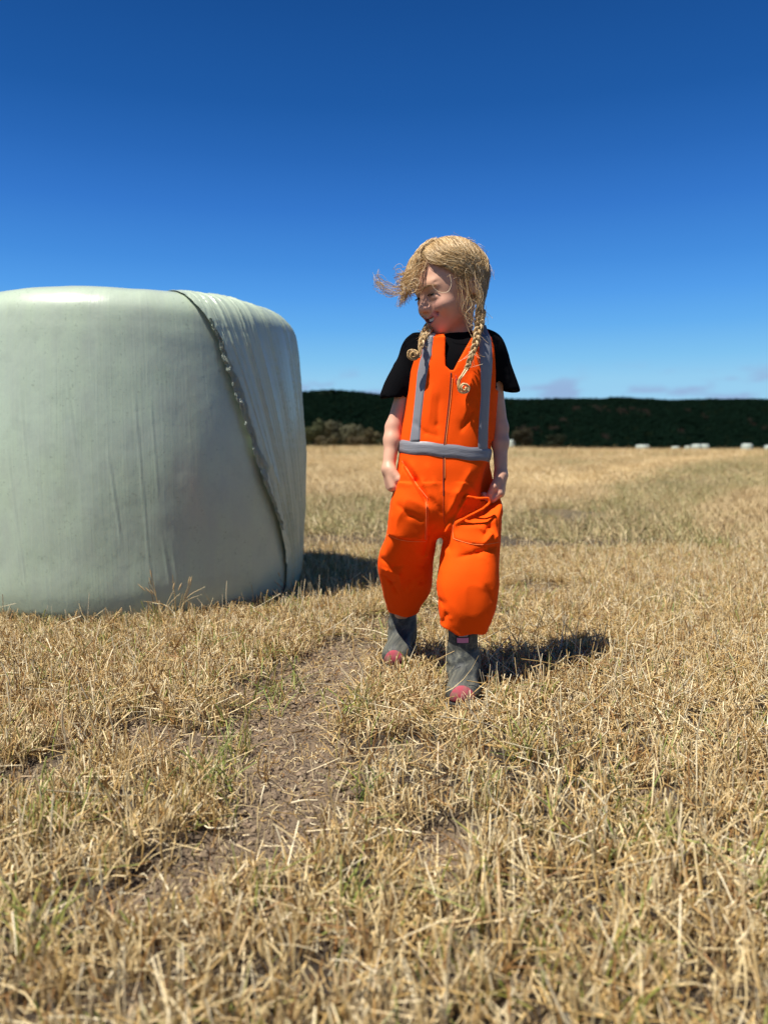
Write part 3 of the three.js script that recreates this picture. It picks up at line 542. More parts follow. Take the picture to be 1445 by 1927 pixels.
/* folds on the front of the cloth: [points in photo px, width m, height m (+ out, - in)] */
const F = (list, w, amp) => ({ p: list.map(([u, v]) => P(u, v, 0.07)), w: w * 0.8, amp: amp * 0.6 });
const folds = [
  F([[757, 868], [782, 905], [806, 955]], 0.010, -0.012), F([[768, 866], [793, 905], [812, 940]], 0.012, 0.006),
  F([[846, 985], [872, 935], [903, 880]], 0.016, -0.012), F([[836, 975], [860, 925], [888, 878]], 0.016, 0.007),
  F([[833, 972], [812, 935]], 0.010, -0.006), F([[840, 1000], [846, 1040]], 0.012, -0.008), F([[820, 985], [806, 1010], [800, 1060]], 0.012, -0.007),
  F([[744, 945], [770, 968], [800, 978]], 0.012, -0.006), F([[735, 960], [728, 1000]], 0.010, 0.006), F([[855, 1045], [895, 1036], [934, 1024]], 0.010, -0.008), 
  F([[826, 1120], [838, 1150], [830, 1175]], 0.010, -0.009), F([[829, 1130], [846, 1160]], 0.010, 0.006), F([[720, 1092], [738, 1112], [752, 1140]], 0.012, -0.014), F([[716, 1080], [752, 1090], [757, 1120]], 0.010, 0.010), F([[760, 1060], [800, 1075], [812, 1066]], 0.012, -0.006), F([[770, 1040], [806, 1050], [820, 1040]], 0.012, 0.005), F([[790, 1112], [806, 1106]], 0.008, -0.008), F([[785, 1122], [803, 1116]], 0.008, 0.007),
  F([[888, 700], [880, 760], [868, 800]], 0.018, 0.006), F([[864, 815], [878, 790], [890, 770]], 0.010, -0.007), F([[826, 740], [822, 800], [826, 830]], 0.010, -0.005), F([[812, 720], [806, 800]], 0.016, 0.004), F([[775, 790], [800, 815], [826, 822]], 0.010, -0.004),
  F([[930, 1010], [918, 990], [905, 1008]], 0.010, -0.010), F([[938, 1010], [922, 1002], [902, 1022]], 0.009, 0.008), F([[800, 870], [815, 905], [826, 950]], 0.014, 0.004), F([[905, 1090], [925, 1130]], 0.014, -0.006), 
  F([[714, 1058], [742, 1074], [760, 1072]], 0.009, -0.008), F([[802, 1090], [776, 1105], [762, 1132]], 0.009, -0.008), F([[814, 1046], [790, 1062]], 0.008, 0.007), F([[735, 1130], [748, 1108]], 0.007, 0.008), F([[775, 1142], [770, 1120]], 0.007, 0.006),
];
const pocketL = [[758, 876], [803, 950], [803, 1019], [730, 1010], [738, 940]].map(([u, v]) => P(u, v, 0.075));
const pocketR = [[853, 978], [880, 968], [930, 955], [938, 1020], [895, 1021], [853, 1012]].map(([u, v]) => P(u, v, 0.075));
function inside(x, y, poly) { let d = 1e9, s = 1; for (let i = 0, j = poly.length - 1; i < poly.length; j = i++) { const a = poly[i], b = poly[j]; d = Math.min(d, seg2(x, y, a, b)[0]); if ((a[1] > y) !== (b[1] > y) && x < (b[0] - a[0]) * (y - a[1]) / (b[1] - a[1]) + a[0]) s = -s; } return -s * d; }
const lipPts = [[838, 1000], [855, 974], [878, 934], [900, 938], [918, 937], [922, 946], [908, 958], [884, 970], [858, 985]].map(([u, v], i) => P(u, v, [0.082, 0.085, 0.088, 0.09, 0.088, 0.088, 0.096, 0.098, 0.09][i]));
const dropA = P(908, 874, 0.07), dropB = P(846, 978, 0.07);
function cloth(x, y, z) {                                             // folds of the overalls' front
  let o = 0.0011 * noise(x * 13 + y * 4, y * 9, z * 13 + 3) + 0.0007 * noise(x * 34 - y * 9, y * 19, z * 34);
  o += 0.0026 * Math.pow(1 - Math.abs(noise(x * 12 + 7, y * 15 + x * 8, z * 12)), 6) * sstep(0.58, 0.5, y) * mix(0.35, 1, sstep(0.33, 0.4, y));
  if (z > -0.12 && y < 0.8) {
    const fz = y < 0.4 ? 1 : sstep(-0.01, 0.03, z);
    for (const f of folds) for (let k = 0; k < f.p.length - 1; k++) {
      const [q, h] = seg2(x, y, f.p[k], f.p[k + 1]); if (q > 3 * f.w) continue;
      const e = (k === 0 ? sstep(-0.1, 0.35, h) : 1) * (k === f.p.length - 2 ? sstep(1.1, 0.65, h) : 1);
      const g = f.amp * 1.25 * Math.exp(-q / (f.w * 0.75)) * e * fz; if (f.k !== undefined) continue; o += g * (f.p.length > 2 ? 0.85 : 1);
    }
    if (fz > 0 && y < 0.57 && y > 0.28) {
      o += (0.008 * sstep(-0.002, 0.003, inside(x, y, pocketL)) + 0.0025 * sstep(-0.002, 0.003, inside(x, y, pocketR))) * fz;
      const [q, h, c] = seg2(x, y, dropA, dropB), s = (x - mix(dropA[0], dropB[0], h)) * 0.88 - (y - mix(dropA[1], dropB[1], h)) * 0.47;   // cloth falling away below the right hip
      if (s > 0) o -= 0.038 * clamp(s / 0.046, 0, 1) * sstep(0.095, 0.06, s) * sstep(-0.02, 0.03, y - dropB[1]) * sstep(0.03, -0.02, y - dropA[1]) * fz;
    }
  }
  return o;
}
const yV = P(722, 697, 0.075)[1], ybib = P(722, 712, 0)[1], ybib2 = P(722, 740, 0)[1], gape = P(890, 953, 0.1), hemL = P(758, 1153, -0.18), hemR = P(870, 1185, 0.06), hemR2 = P(856, 1185, 0.06)[0];
const edgeAt = (pts, y) => { let k = 0; while (k < pts.length - 2 && y < pts[k + 1][1]) k++; const a = pts[k], b = pts[k + 1]; return mix(a[0], b[0], clamp((y - a[1]) / (b[1] - a[1]), -0.5, 1)); };
const E2 = (l) => l.map(([u, v]) => P(u, v, 0.06));
const outL = E2([[809, 628], [797, 648], [779, 678], [771, 700], [768, 730]]), outR = E2([[925, 628], [931, 650], [933, 678], [934, 700], [934, 730]]), inL = E2([[838, 630], [837, 668], [838, 690], [848, 700]]), inR = E2([[889, 632], [873, 660], [857, 688], [851, 700]]);
const shirtAway = (x, y, z) => torsoShirt(x, y, z) - 0.0075;
function overallsSdf(x, y, z, fold = true) {
  const yb = ybib;
  let d = bib(x, y, z);
  d = smin(d, y > yb - 0.15 ? shirtAway(x, y, z) : 1, 0.012);
  if (y > yb - 0.03) {
    const yc = Math.max(y, ybib2); let cut = Math.max(edgeAt(outL, yc) - x, x - edgeAt(outR, yc));
    if (y > yV - 0.002 && z > -0.03) cut = Math.max(cut, Math.min(x - edgeAt(inL, y), edgeAt(inR, y) - x, y - yV + 0.0));
    d = smax(d, cut, 0.003);
  }
  if (y < 0.5) {
    const l = legL(x, y, z), r = legR(x, y, z), legs = smin(l, r, 0.006);
    d = smin(d, legs, 0.022);
  }
  if (fold && Math.abs(d) < 0.035) {
    d -= cloth(x, y, z);
    if (y < 0.56 && y > 0.36 && z > 0.03) {                           // the gaping mouth of the right pocket
      let lip = 1; for (let k = 0; k < lipPts.length - 1; k++) lip = Math.min(lip, cone(x, y, z, lipPts[k], lipPts[k + 1], 0.0035, 0.0035));
      d = smax(d, -ell(x, y, z, gape, [0.036, 0.012, 0.026]), 0.008); d = smin(d, lip, 0.006);
    }
  }
  if (y < 0.3) {                                                      // open trouser ends
const hl = hemL[1] - 0.05 * (x - hemL[0]) + 0.004 * Math.sin(x * 90), hr = hemR[1] + 0.003 * Math.sin(x * 110 + 1) + (x < hemR2 ? (hemR2 - x) * 0.35 : 0), left = legL(x, y, z) < legR(x, y, z);
    const d0 = d; d = smax(d, (left ? hl : hr) - y, 0.003);
    const cav = Math.max(d0 + 0.008, y - (left ? hl : hr) - 0.05); d = smax(d, -cav, 0.002);
  }
  return d;
}
const fabricBump = tex(256, (u, v) => 0.5 + 0.25 * Math.sin(u * 6.2832 * 40) * Math.sin(v * 6.2832 * 40) + 0.5 * ring(u, v, 8, 8, 3), false, 12, 12);
const orangeMat = new THREE.MeshPhysicalMaterial({ color: C(0.93, 0.083, 0.001), roughness: 0.85, bumpMap: fabricBump, bumpScale: 0.00025, specularIntensity: 0.25 });
const seamMat = new THREE.MeshStandardMaterial({ color: C(0.90, 0.22, 0.05), roughness: 0.8 });
const shirtMat = new THREE.MeshPhysicalMaterial({ color: C(0.0042, 0.0042, 0.005), roughness: 1, specularIntensity: 0.08, bumpMap: fabricBump, bumpScale: 0.0002 });
part('t_shirt', netMesh(shirtSdf, [-0.2, 0.56, -0.1], [0.21, 0.875, 0.1], 0.004), shirtMat, child);
const overalls = part('overalls', netMesh(overallsSdf, [-0.19, 0.12, -0.29], [0.17, 0.88, 0.16], 0.0031), orangeMat, child);

/* things sewn on: found by walking from outside towards the cloth */
function touch(o, d, from = 0.3, sdf = overallsSdf) { let s = from; const step = 0.004; while (s > 0 && sdf(o[0] + d[0] * s, o[1] + d[1] * s, o[2] + d[2] * s) > 0) s -= step; let a = s, b = s + step; for (let i = 0; i < 8; i++) { const m = (a + b) / 2; sdf(o[0] + d[0] * m, o[1] + d[1] * m, o[2] + d[2] * m) > 0 ? b = m : a = m; } return V(o[0] + d[0] * b, o[1] + d[1] * b, o[2] + d[2] * b); }
function ribbon(nu, nv, at, lift, colf) {                             // at(u, v) -> [origin, direction]; a thin band lying on the cloth, its edges turned under
  const m = new MB();
  m.grid(nu, nv, (u, v) => { const rim = u <= 0.001 || u >= 0.999 || v <= 0.001 || v >= 0.999, [o, d] = at(u, v), p = touch(o, d); return p.addScaledVector(V(...d), rim ? -0.001 : lift); }, colf);
  return m.geo();
}
const tapeBump = tex(256, (u, v) => 0.5 + 0.5 * ring(u, v, 1.5, 1.5, 3), false, 3, 3);
const tapeMat = new THREE.MeshPhysicalMaterial({ color: C(0.20, 0.20, 0.215), roughness: 0.42, bumpMap: tapeBump, bumpScale: 0.0006 });
{
  const ax = P(838, 850, 0), yMid = P(838, 850, 0.09)[1];
  const beltY = (x) => yMid - 0.10 * (x - ax[0]) + 0.0015;
  part('reflective_tape', ribbon(160, 6, (u, v) => { const a = (u - 0.5) * 6.2832, dx = Math.sin(a), dz = Math.cos(a); return [[ax[0], beltY(ax[0] + dx * 0.105) + (v - 0.5) * 0.0335 + 0.001 * Math.sin(a * 9), 0], [dx, 0, dz]]; }, 0.003), tapeMat, overalls);
  const strip = (rows, name) => {                                     // rows: [v, uLeft, uRight] from the belt up, then over the shoulder and down the back
    const R = rows.map(([v, a, b]) => { const l = P(a, v, 0.075), r = P(b, v, 0.075); return [l[1], l[0], r[0]]; }), n = R.length, yTop2 = R[n - 1][0], yc = yTop2 - 0.03;
    part(name, ribbon(6, 90, (u, v) => {
      if (v < 0.6) { const y = mix(R[0][0], yTop2 - 0.03, v / 0.6); let k = 0; while (k < n - 2 && y > R[k + 1][0]) k++; const t = clamp((y - R[k][0]) / (R[k + 1][0] - R[k][0]), 0, 1); return [[mix(mix(R[k][1], R[k + 1][1], t), mix(R[k][2], R[k + 1][2], t), u), y, 0], [0, 0, 1]]; }
      const k = n - 2, t = (yc - R[k][0]) / (R[k + 1][0] - R[k][0]), w = (v - 0.6) / 0.4, a = w * 3.0, l0 = mix(R[k][1], R[k + 1][1], t), r0 = mix(R[k][2], R[k + 1][2], t), q = sstep(0, 0.5, w);
      return [[mix(mix(l0, R[k + 1][1], q), mix(r0, R[k + 1][2], q), u), yc, 0], [0, Math.sin(a), Math.cos(a)]];
    }, 0.0028), tapeMat, overalls);
  };
  strip([[832, 770, 791], [790, 776, 793], [743, 781, 798.5], [700, 785, 805], [676, 790, 810], [652, 799, 820], [640, 804, 826]], 'reflective_tape');
  strip([[848, 898, 921], [809, 899, 921], [743, 904, 924], [700, 903, 928], [676, 902, 929.5], [652, 901, 927], [640, 901, 925]], 'reflective_tape');
  const lineOn = (name, pts, r, m, lift = 0.0012, n = 50, z0 = 0.075) => { const c = curve(pts.map(([u, v]) => PV(u, v, z0)), n).map((q) => touch([q.x, q.y, q.z < -0.05 ? -0.25 : 0], [0, 0, 1]).add(V(0, 0, lift))); const mb = new MB(); mb.tube(c, r, 6, null); return part(name, mb.geo(), m, overalls); };
  const zipMat = new THREE.MeshStandardMaterial({ color: C(0.035, 0.012, 0.014), roughness: 0.5 });
  lineOn('zip', [[848, 702], [845, 745], [839, 800], [834, 845], [833, 900], [833, 932]], 0.0012, zipMat, 0.0008, 90);
  lineOn('piping', [[850.5, 712], [847.5, 750], [841.5, 800], [836.5, 845], [835.5, 900]], 0.0011, seamMat, 0.0004, 90);
  lineOn('seam', [[833, 934], [833, 960], [836, 985]], 0.0008, new THREE.MeshStandardMaterial({ color: C(0.5, 0.05, 0.004), roughness: 0.9 }), 0.0002);
  for (const s of [[[803, 935], [803.5, 975], [803, 1018]], [[729, 1010], [760, 1018], [802, 1021]], [[800, 940], [800.5, 975], [800, 1015]], [[852, 1012], [890, 1021], [936, 1019]], [[853, 978], [851, 1000], [852, 1012]], [[757, 868], [783, 910], [803, 936]], [[838, 632], [837, 668], [838, 690], [846, 700]].map((q) => q)]) if (s[0][1] > 640) lineOn('seam', s, 0.00085, seamMat, 0.0006);
  const pull = new MB(); const pp = touch([...P(851, 722, 0).slice(0, 2), 0], [0, 0, 1]); pull.tube(curve([V(pp.x, pp.y + 0.012, pp.z + 0.002), V(pp.x + 0.002, pp.y + 0.004, pp.z + 0.004), V(pp.x + 0.0045, pp.y - 0.004, pp.z + 0.004), V(pp.x + 0.003, pp.y - 0.009, pp.z + 0.004), V(pp.x, pp.y - 0.004, pp.z + 0.004), V(pp.x + 0.001, pp.y + 0.004, pp.z + 0.003)], 24), 0.0011, 6, null);
  part('zip_puller', pull.geo(), new THREE.MeshStandardMaterial({ color: C(0.4, 0.03, 0.02), roughness: 0.4 }), overalls);
}

/* --- boots */
const rubberMap = tex(512, (u, v) => { const a = ring(u, v, 3, 3, 5), b = ring(u, v, 14, 14, 4), q = clamp(0.42 + 0.8 * a + 0.5 * b, 0, 1); return [mix(0.20, 0.41, q), mix(0.21, 0.405, q), mix(0.205, 0.355, q)]; }, true, 7, 7);
const rubberMat = new THREE.MeshPhysicalMaterial({ map: rubberMap, roughness: 0.62, specularIntensity: 0.7 }), pinkMat = new THREE.MeshPhysicalMaterial({ map: tex(256, (u, v) => { const q = clamp(0.25 + 1.2 * ring(u, v, 2, 2, 5), 0, 0.8); return [mix(0.62, 0.50, q), mix(0.24, 0.40, q), mix(0.29, 0.34, q)]; }, true, 9, 9), roughness: 0.8 }), palePink = new THREE.MeshStandardMaterial({ color: C(0.62, 0.24, 0.32), roughness: 0.6 }), soleMat = new THREE.MeshStandardMaterial({ color: C(0.018, 0.017, 0.018), roughness: 0.8 });
function bootSdf(x, y, z) {
  let d = smin(cone(x, y, z, [0, 0.20, -0.004], [0, 0.075, -0.012], 0.039, 0.0335), cone(x, y, z, [0, 0.075, -0.012], [0, 0.036, -0.022], 0.0335, 0.035), 0.02);
  d = smin(d, cone(x, y, z, [0, 0.05, 0.01], [0, 0.031, 0.085], 0.034, 0.0325), 0.03); d = smin(d, ell(x, y, z, [0, 0.03, 0.086], [0.037, 0.032, 0.036]), 0.02);
  if (Math.abs(d) < 0.01) { d -= 0.0018 * Math.sin(y * 160 + 20 * z + 3 * noise(x * 30, y * 20, 2)) * sstep(0.12, 0.085, y) * sstep(0.045, 0.07, y); d -= 0.0022 * noise(x * 28, y * 28, z * 28); }
  return d;
}
const toeLine = (x, y, z) => (0.108 + 0.3 * (y - 0.035) + x * x * 9) - z;
const G2 = {
  shaft: netMesh((x, y, z) => smax(smax(bootSdf(x, y, z), Math.max(0.014 - y, y - 0.178), 0.002), -Math.max(0.09 - y, cone(x, y, z, [0, 0.22, -0.004], [0, 0.075, -0.012], 0.035, 0.03)), 0.002), [-0.05, 0, -0.07], [0.05, 0.19, 0.14], 0.0028),
  toe: netMesh((x, y, z) => smax(smax(bootSdf(x, y, z) - 0.0018, toeLine(x, y, z), 0.002), 0.018 - y, 0.002), [-0.05, 0, 0.05], [0.05, 0.08, 0.14], 0.0026),
  sole: netMesh((x, y, z) => smax(bootSdf(x, Math.max(y, 0.026), z) - 0.0035, Math.max(y - 0.017, -y), 0.003), [-0.05, -0.004, -0.07], [0.05, 0.03, 0.14], 0.0028),
  rim: (() => { const m = new MB(), p = []; for (let i = 0; i <= 48; i++) { const a = i / 48 * 6.2832; p.push(V(Math.sin(a) * 0.0378, 0.172, -0.004 + Math.cos(a) * 0.0378)); } m.grid(48, 4, (u, v) => { const a = u * 6.2832, r = 0.0392 + 0.0022 * Math.sin(v * 3.1416); return V(Math.sin(a) * r, 0.168 + v * 0.010, -0.004 + Math.cos(a) * r); }); return m.geo(); })(),
};
const labelTex = (() => { const c = document.createElement('canvas'); c.width = 256; c.height = 128; const x = c.getContext('2d'); x.fillStyle = '#171819'; x.fillRect(0, 0, 256, 128); x.fillStyle = '#c9c9c9'; x.font = 'bold 30px sans-serif'; x.textAlign = 'center'; x.fillText('SKELLERUP', 140, 34); x.fillStyle = '#d77f9b'; x.fillRect(24, 52, 208, 70); const t = new THREE.CanvasTexture(c); t.colorSpace = THREE.SRGBColorSpace; return t; })();
function boot(label, x, y, z, yaw, pitch, roll) {
  const b = part('boot', G2.shaft, rubberMat, child); b.userData.label = label; b.position.set(x, y, z); b.rotation.set(pitch, yaw, roll, 'YXZ');
  part('toe_cap', G2.toe, pinkMat, b); part('sole', G2.sole, soleMat, b); part('rim', G2.rim, palePink, b);
  const m = new MB(), yc = 0.140; m.grid(14, 6, (u, v) => { const a = (u - 0.5) * 0.92 + 0.02, yy = yc + (v - 0.5) * 0.020 * 1.1, p = touch([0, yy, -0.007], [Math.sin(a), 0, Math.cos(a)], 0.06, bootSdf); return p.addScaledVector(V(Math.sin(a), 0, Math.cos(a)), 0.0012); });
  part('label_patch', m.geo(), new THREE.MeshStandardMaterial({ map: labelTex, roughness: 0.6 }), b);
  return b;
}
{
  const f = P(873, 1262, 0.075), r = P(757, 1210, -0.235);
  boot('front boot planted flat in the stubble', f[0], heightAt(f[0] + OX, OZ + 0.09) - 0.006, 0.078, -0.13, 0, 0.03);
  const rear = boot('rear boot a step behind', r[0], heightAt(r[0] + OX, OZ - 0.22) + 0.012, -0.236, -0.2, 0.16, -0.02); rear.scale.y = 1.1;
  bootSpots.push([[f[0] + OX, OZ + 0.05], [f[0] + OX - 0.012, OZ + 0.19], 0.047], [[r[0] + OX, OZ - 0.26], [r[0] + OX - 0.02, OZ - 0.10], 0.046]);
}

/* --- body: head and face, neck, arms and hands as one mesh */
const HC = V(0.008, 0.962, 0.0), HR = new THREE.Matrix4().makeRotationY(-60 * Math.PI / 180).multiply(new THREE.Matrix4().makeRotationX(15 * Math.PI / 180)).multiply(new THREE.Matrix4().makeRotationZ(2 * Math.PI / 180));
const HM = new THREE.Matrix4().makeTranslation(HC.x, HC.y, HC.z).multiply(HR), HI = HM.clone().invert(), hi = HI.elements;
const toHead = (x, y, z) => [hi[0] * x + hi[4] * y + hi[8] * z + hi[12], hi[1] * x + hi[5] * y + hi[9] * z + hi[13], hi[2] * x + hi[6] * y + hi[10] * z + hi[14]];
const fromHead = (x, y, z) => V(x, y, z).applyMatrix4(HM);
const EYES = [[-0.0275, -0.012, 0.0585], [0.0275, -0.012, 0.0585]], ER = 0.0128;
const mouthArc = (t, dy = 0) => { const x = mix(-0.0225, 0.0225, t), c = (x / 0.0225) ** 2; return [x, -0.0675 + 0.0115 * c + dy, 0.0715 - 0.0125 * c]; };
const chain = (x, y, z, n, f, r) => { let d = 1; for (let i = 0; i < n; i++) { const a = f(i / n), b = f((i + 1) / n), ra = r(i / n), rb = r((i + 1) / n); d = Math.min(d, cone(x, y, z, a, b, ra, rb)); } return d; };
function headSdf(x, y, z) {                                           // in head axes: z forward, y up
  let d = ell(x, y, z, [0, 0.022, -0.012], [0.071, 0.080, 0.087]);
  d = smin(d, ell(x, y, z, [0, -0.022, 0.022], [0.0585, 0.074, 0.0525]), 0.03);
  d = smin(d, ell(x, y, z, [0, -0.055, 0.018], [0.050, 0.042, 0.048]), 0.025);
  d = smin(d, ell(x, y, z, [0, -0.089, 0.046], [0.022, 0.017, 0.0185]), 0.026);          // chin
  const ax = Math.abs(x);
  if (d > 0.05) return d;
  d = smin(d, ell(ax, y, z, [0.0335, -0.039, 0.0490], [0.0225, 0.0195, 0.0215]), 0.014);     // cheeks lifted by the smile
  d = smin(d, ell(x, y, z, [0, 0.012, 0.066], [0.036, 0.008, 0.010]), 0.018);              // brow
  d = smax(d, -ell(ax, y, z, [0.027, -0.012, 0.080], [0.0165, 0.0095, 0.0125]), 0.013);      // sockets
  d = smin(d, cone(x, y, z, [0, -0.006, 0.0690], [0, -0.036, 0.0845], 0.0068, 0.0092), 0.013);
  d = smin(d, ell(x, y, z, [0, -0.0385, 0.0850], [0.0098, 0.0085, 0.0092]), 0.006);
  d = smin(d, sph(ax, y, z, [0.0098, -0.0415, 0.0765], 0.0066), 0.006);
  d = smax(d, -ell(ax, y, z, [0.0050, -0.0475, 0.0835], [0.0026, 0.0034, 0.0036]), 0.002);
  // lids: a shell round each eyeball, open in a narrow smiling slit
  const ez = Math.hypot(ax - EYES[1][0], y - EYES[1][1], z - EYES[1][2]);
  let lid = ez - (ER + 0.0016);
  const slit = Math.abs(y - (EYES[1][1] + 0.0006 - ((ax - EYES[1][0]) ** 2) * 14)) - 0.0026 * sstep(0.0125, 0.004, Math.abs(ax - EYES[1][0]));
  d = smin(d, lid, 0.006);
  d = smin(d, ell(ax, y, z, [0.028, -0.0205, 0.0655], [0.0135, 0.0035, 0.0065]), 0.007);
  d = smax(d, -smax(ez - (ER + 0.004), slit, 0.001), 0.0015);
  // mouth: lips round an open smile
  d = smin(d, ell(x, y, z, [0, -0.060, 0.0605], [0.024, 0.017, 0.0125]), 0.014);
  d = smin(d, chain(x, y, z, 6, (t) => mouthArc(t, 0.0052 - 0.0040 * Math.abs(t - 0.5)), (t) => 0.0026), 0.004);
  d = smin(d, chain(x, y, z, 6, (t) => mouthArc(t, -0.0072 + 0.0062 * (2 * t - 1) ** 2), (t) => 0.0032), 0.004);
  const gap = (dz) => chain(x, y, z, 6, (t) => { const p = mouthArc(t, -0.0006); return [p[0] * 0.95, p[1], p[2] + dz]; }, (t) => 0.0052 * Math.sqrt(Math.max(0.05, 1 - (2 * t - 1) ** 2)));
  d = smax(d, -Math.min(gap(0.004), gap(0), gap(-0.004)), 0.0012);
  d = smax(d, -sph(ax, y, z, [0.0285, -0.0545, 0.0655], 0.0022), 0.008);                    // corners of the smile
  // ears
  let ear = ell(ax, y, z, [0.0755, -0.014, -0.016], [0.0065, 0.0225, 0.0145]); ear = smax(ear, -ell(ax, y, z, [0.084, -0.013, -0.013], [0.0065, 0.013, 0.008]), 0.004);
  d = smin(d, ear, 0.006);
  return d;
}
const neckTop = fromHead(0, -0.045, -0.022), neckLow = V(...P(858, 652, -0.012));
const nt = neckTop.toArray(), nl = neckLow.toArray();
function headNeck(x, y, z) { const [a, b, c] = toHead(x, y, z); return smin(headSdf(a, b, c), cone(x, y, z, nt, nl, 0.034, 0.037), 0.018); }
const skinBase = [0.64, 0.35, 0.232];
function skinAt(x, y, z) {
  const n = 0.94 + 0.07 * noise(x * 90, y * 90, z * 90) + 0.05 * noise(x * 30, y * 30, z * 30); return [skinBase[0] * n, skinBase[1] * n * (1 + 0.04 * noise(x * 25, y * 25, z * 25 + 7)), skinBase[2] * n];
}
function faceColor(X, Y, Z) {
  const [x, y, z] = toHead(X, Y, Z), c = skinAt(X, Y, Z), ax = Math.abs(x);
  const t = clamp(x / 0.045 + 0.5, 0, 1), m = mouthArc(t), lip = Math.hypot(x - clamp(x, -0.0225, 0.0225), y - m[1] + 0.0006) + 0; let k = z > 0.045 ? sstep(0.0105, 0.0075, lip) : 0;
  const inner = z > 0.03 && lip < 0.0046 && z < m[2] - 0.001;
  const blush = Math.exp(-(((ax - 0.036) / 0.016) ** 2 + ((y + 0.038) / 0.014) ** 2)) * (z > 0.02 ? 0.55 : 0) + (z > 0.07 ? 0.25 * Math.exp(-((x / 0.012) ** 2 + ((y + 0.038) / 0.01) ** 2)) : 0);
  for (let i = 0; i < 3; i++) c[i] = mix(c[i], [0.60, 0.27, 0.22][i], clamp(blush, 0, 1)), c[i] = mix(c[i], [0.52, 0.18, 0.16][i], k);
  if (inner) return [0.16, 0.03, 0.03];
  return c;
}
function handField(W, D, side, up, s) {                               // wrist, down the hand, towards the thigh, towards the thumb
  const at = (a, b, c) => [W[0] + D[0] * a + side[0] * b + up[0] * c, W[1] + D[1] * a + side[1] * b + up[1] * c, W[2] + D[2] * a + side[2] * b + up[2] * c];
  const pal = [], fin = [], L = [[0.047, 0.017], [0.050, 0.006], [0.048, -0.005], [0.043, -0.0155]];
  for (const [len, c] of L) pal.push([at(0.004, 0, c * 0.6), at(len * 0.94, -0.001, c), 0.0125, 0.0093]);
  const FL = [[0.021, 0.015, 0.012], [0.024, 0.017, 0.013], [0.022, 0.016, 0.012], [0.017, 0.012, 0.011]];
  L.forEach(([len, c], i) => { const a0 = len * 0.94, f = FL[i], k = [0.25, 0.35, 0.3, 0.35][i], p = [at(a0, -0.001, c)]; let ang = 0.55 + k, a = a0, b = -0.001; for (let j = 0; j < 3; j++) { a += Math.cos(ang) * f[j]; b += Math.sin(ang) * f[j]; p.push(at(a, b, c * (1 - 0.06 * j))); ang += 0.85; } for (let j = 0; j < 3; j++) fin.push([p[j], p[j + 1], 0.0074 - 0.0006 * j, 0.0069 - 0.0006 * j]); });
  const th = [at(0.010, 0.004, 0.015), at(0.030, 0.013, 0.024), at(0.047, 0.021, 0.021), at(0.060, 0.026, 0.015)], thumb = [[th[0], th[1], 0.0112, 0.0088], [th[1], th[2], 0.0085, 0.0076], [th[2], th[3], 0.0076, 0.0062]];
  return (x, y, z) => { let d = 1; for (const [a, b, r, q] of pal) d = smin(d, cone(x, y, z, a, b, r, q), 0.007); let t = 1; for (const [a, b, r, q] of thumb) t = smin(t, cone(x, y, z, a, b, r, q), 0.003); d = smin(d, t, 0.006); for (let i = 0; i < 4; i++) { let f = 1; for (let j = 0; j < 3; j++) { const [a, b, r, q] = fin[i * 3 + j]; f = smin(f, cone(x, y, z, a, b, r, q), 0.0025); } d = smin(d, f, 0.0022); } return d; };
}
const norm = (a) => { const l = Math.hypot(...a); return a.map((x) => x / l); };
const armPts = { l: [P(786, 668, -0.005), P(741, 805, 0.0), P(731, 882, 0.03)], r: [P(918, 664, -0.005), P(940, 806, -0.005), P(942, 893, 0.02)] };
const handL = handField(armPts.l[2], norm([0.16, -1, 0.12]), norm([0.93, 0.2, -0.25]), norm([0.28, 0.1, 0.95])), handR = handField(armPts.r[2], norm([-0.03, -1, 0.1]), norm([-0.96, 0, -0.2]), norm([-0.25, 0.1, 0.96]));
const armField = (p, hand) => (x, y, z) => { let d = smin(cone(x, y, z, p[0], p[1], 0.0255, 0.0195), cone(x, y, z, p[1], p[2], 0.0198, 0.0150), 0.012); if (y < p[2][1] + 0.05) d = smin(d, hand(x, y, z), 0.012); if (y > p[2][1]) { const m = [mix(p[1][0], p[2][0], 0.3), mix(p[1][1], p[2][1], 0.3), mix(p[1][2], p[2][2], 0.3)]; d = smin(d, sph(x, y, z, m, 0.0208), 0.012); } return d; };
const armL = armField(armPts.l, handL), armR = armField(armPts.r, handR);
const core = (x, y, z) => smin(smin(ell(x, y, z, [0.005, 0.66, 0], [0.075, 0.17, 0.05]), ell(x, y, z, [0.0, 0.47, -0.01], [0.06, 0.07, 0.04]), 0.05), smin(smin(cone(x, y, z, [-0.06, 0.45, 0], [-0.085, 0.29, -0.06], 0.045, 0.035), cone(x, y, z, [-0.085, 0.29, -0.075], [-0.098, 0.10, -0.228], 0.033, 0.021), 0.02), smin(cone(x, y, z, [0.06, 0.45, -0.01], [0.062, 0.28, 0.045], 0.036, 0.033), cone(x, y, z, [0.062, 0.28, 0.05], [0.047, 0.09, 0.072], 0.033, 0.022), 0.02), 0.02), 0.03);
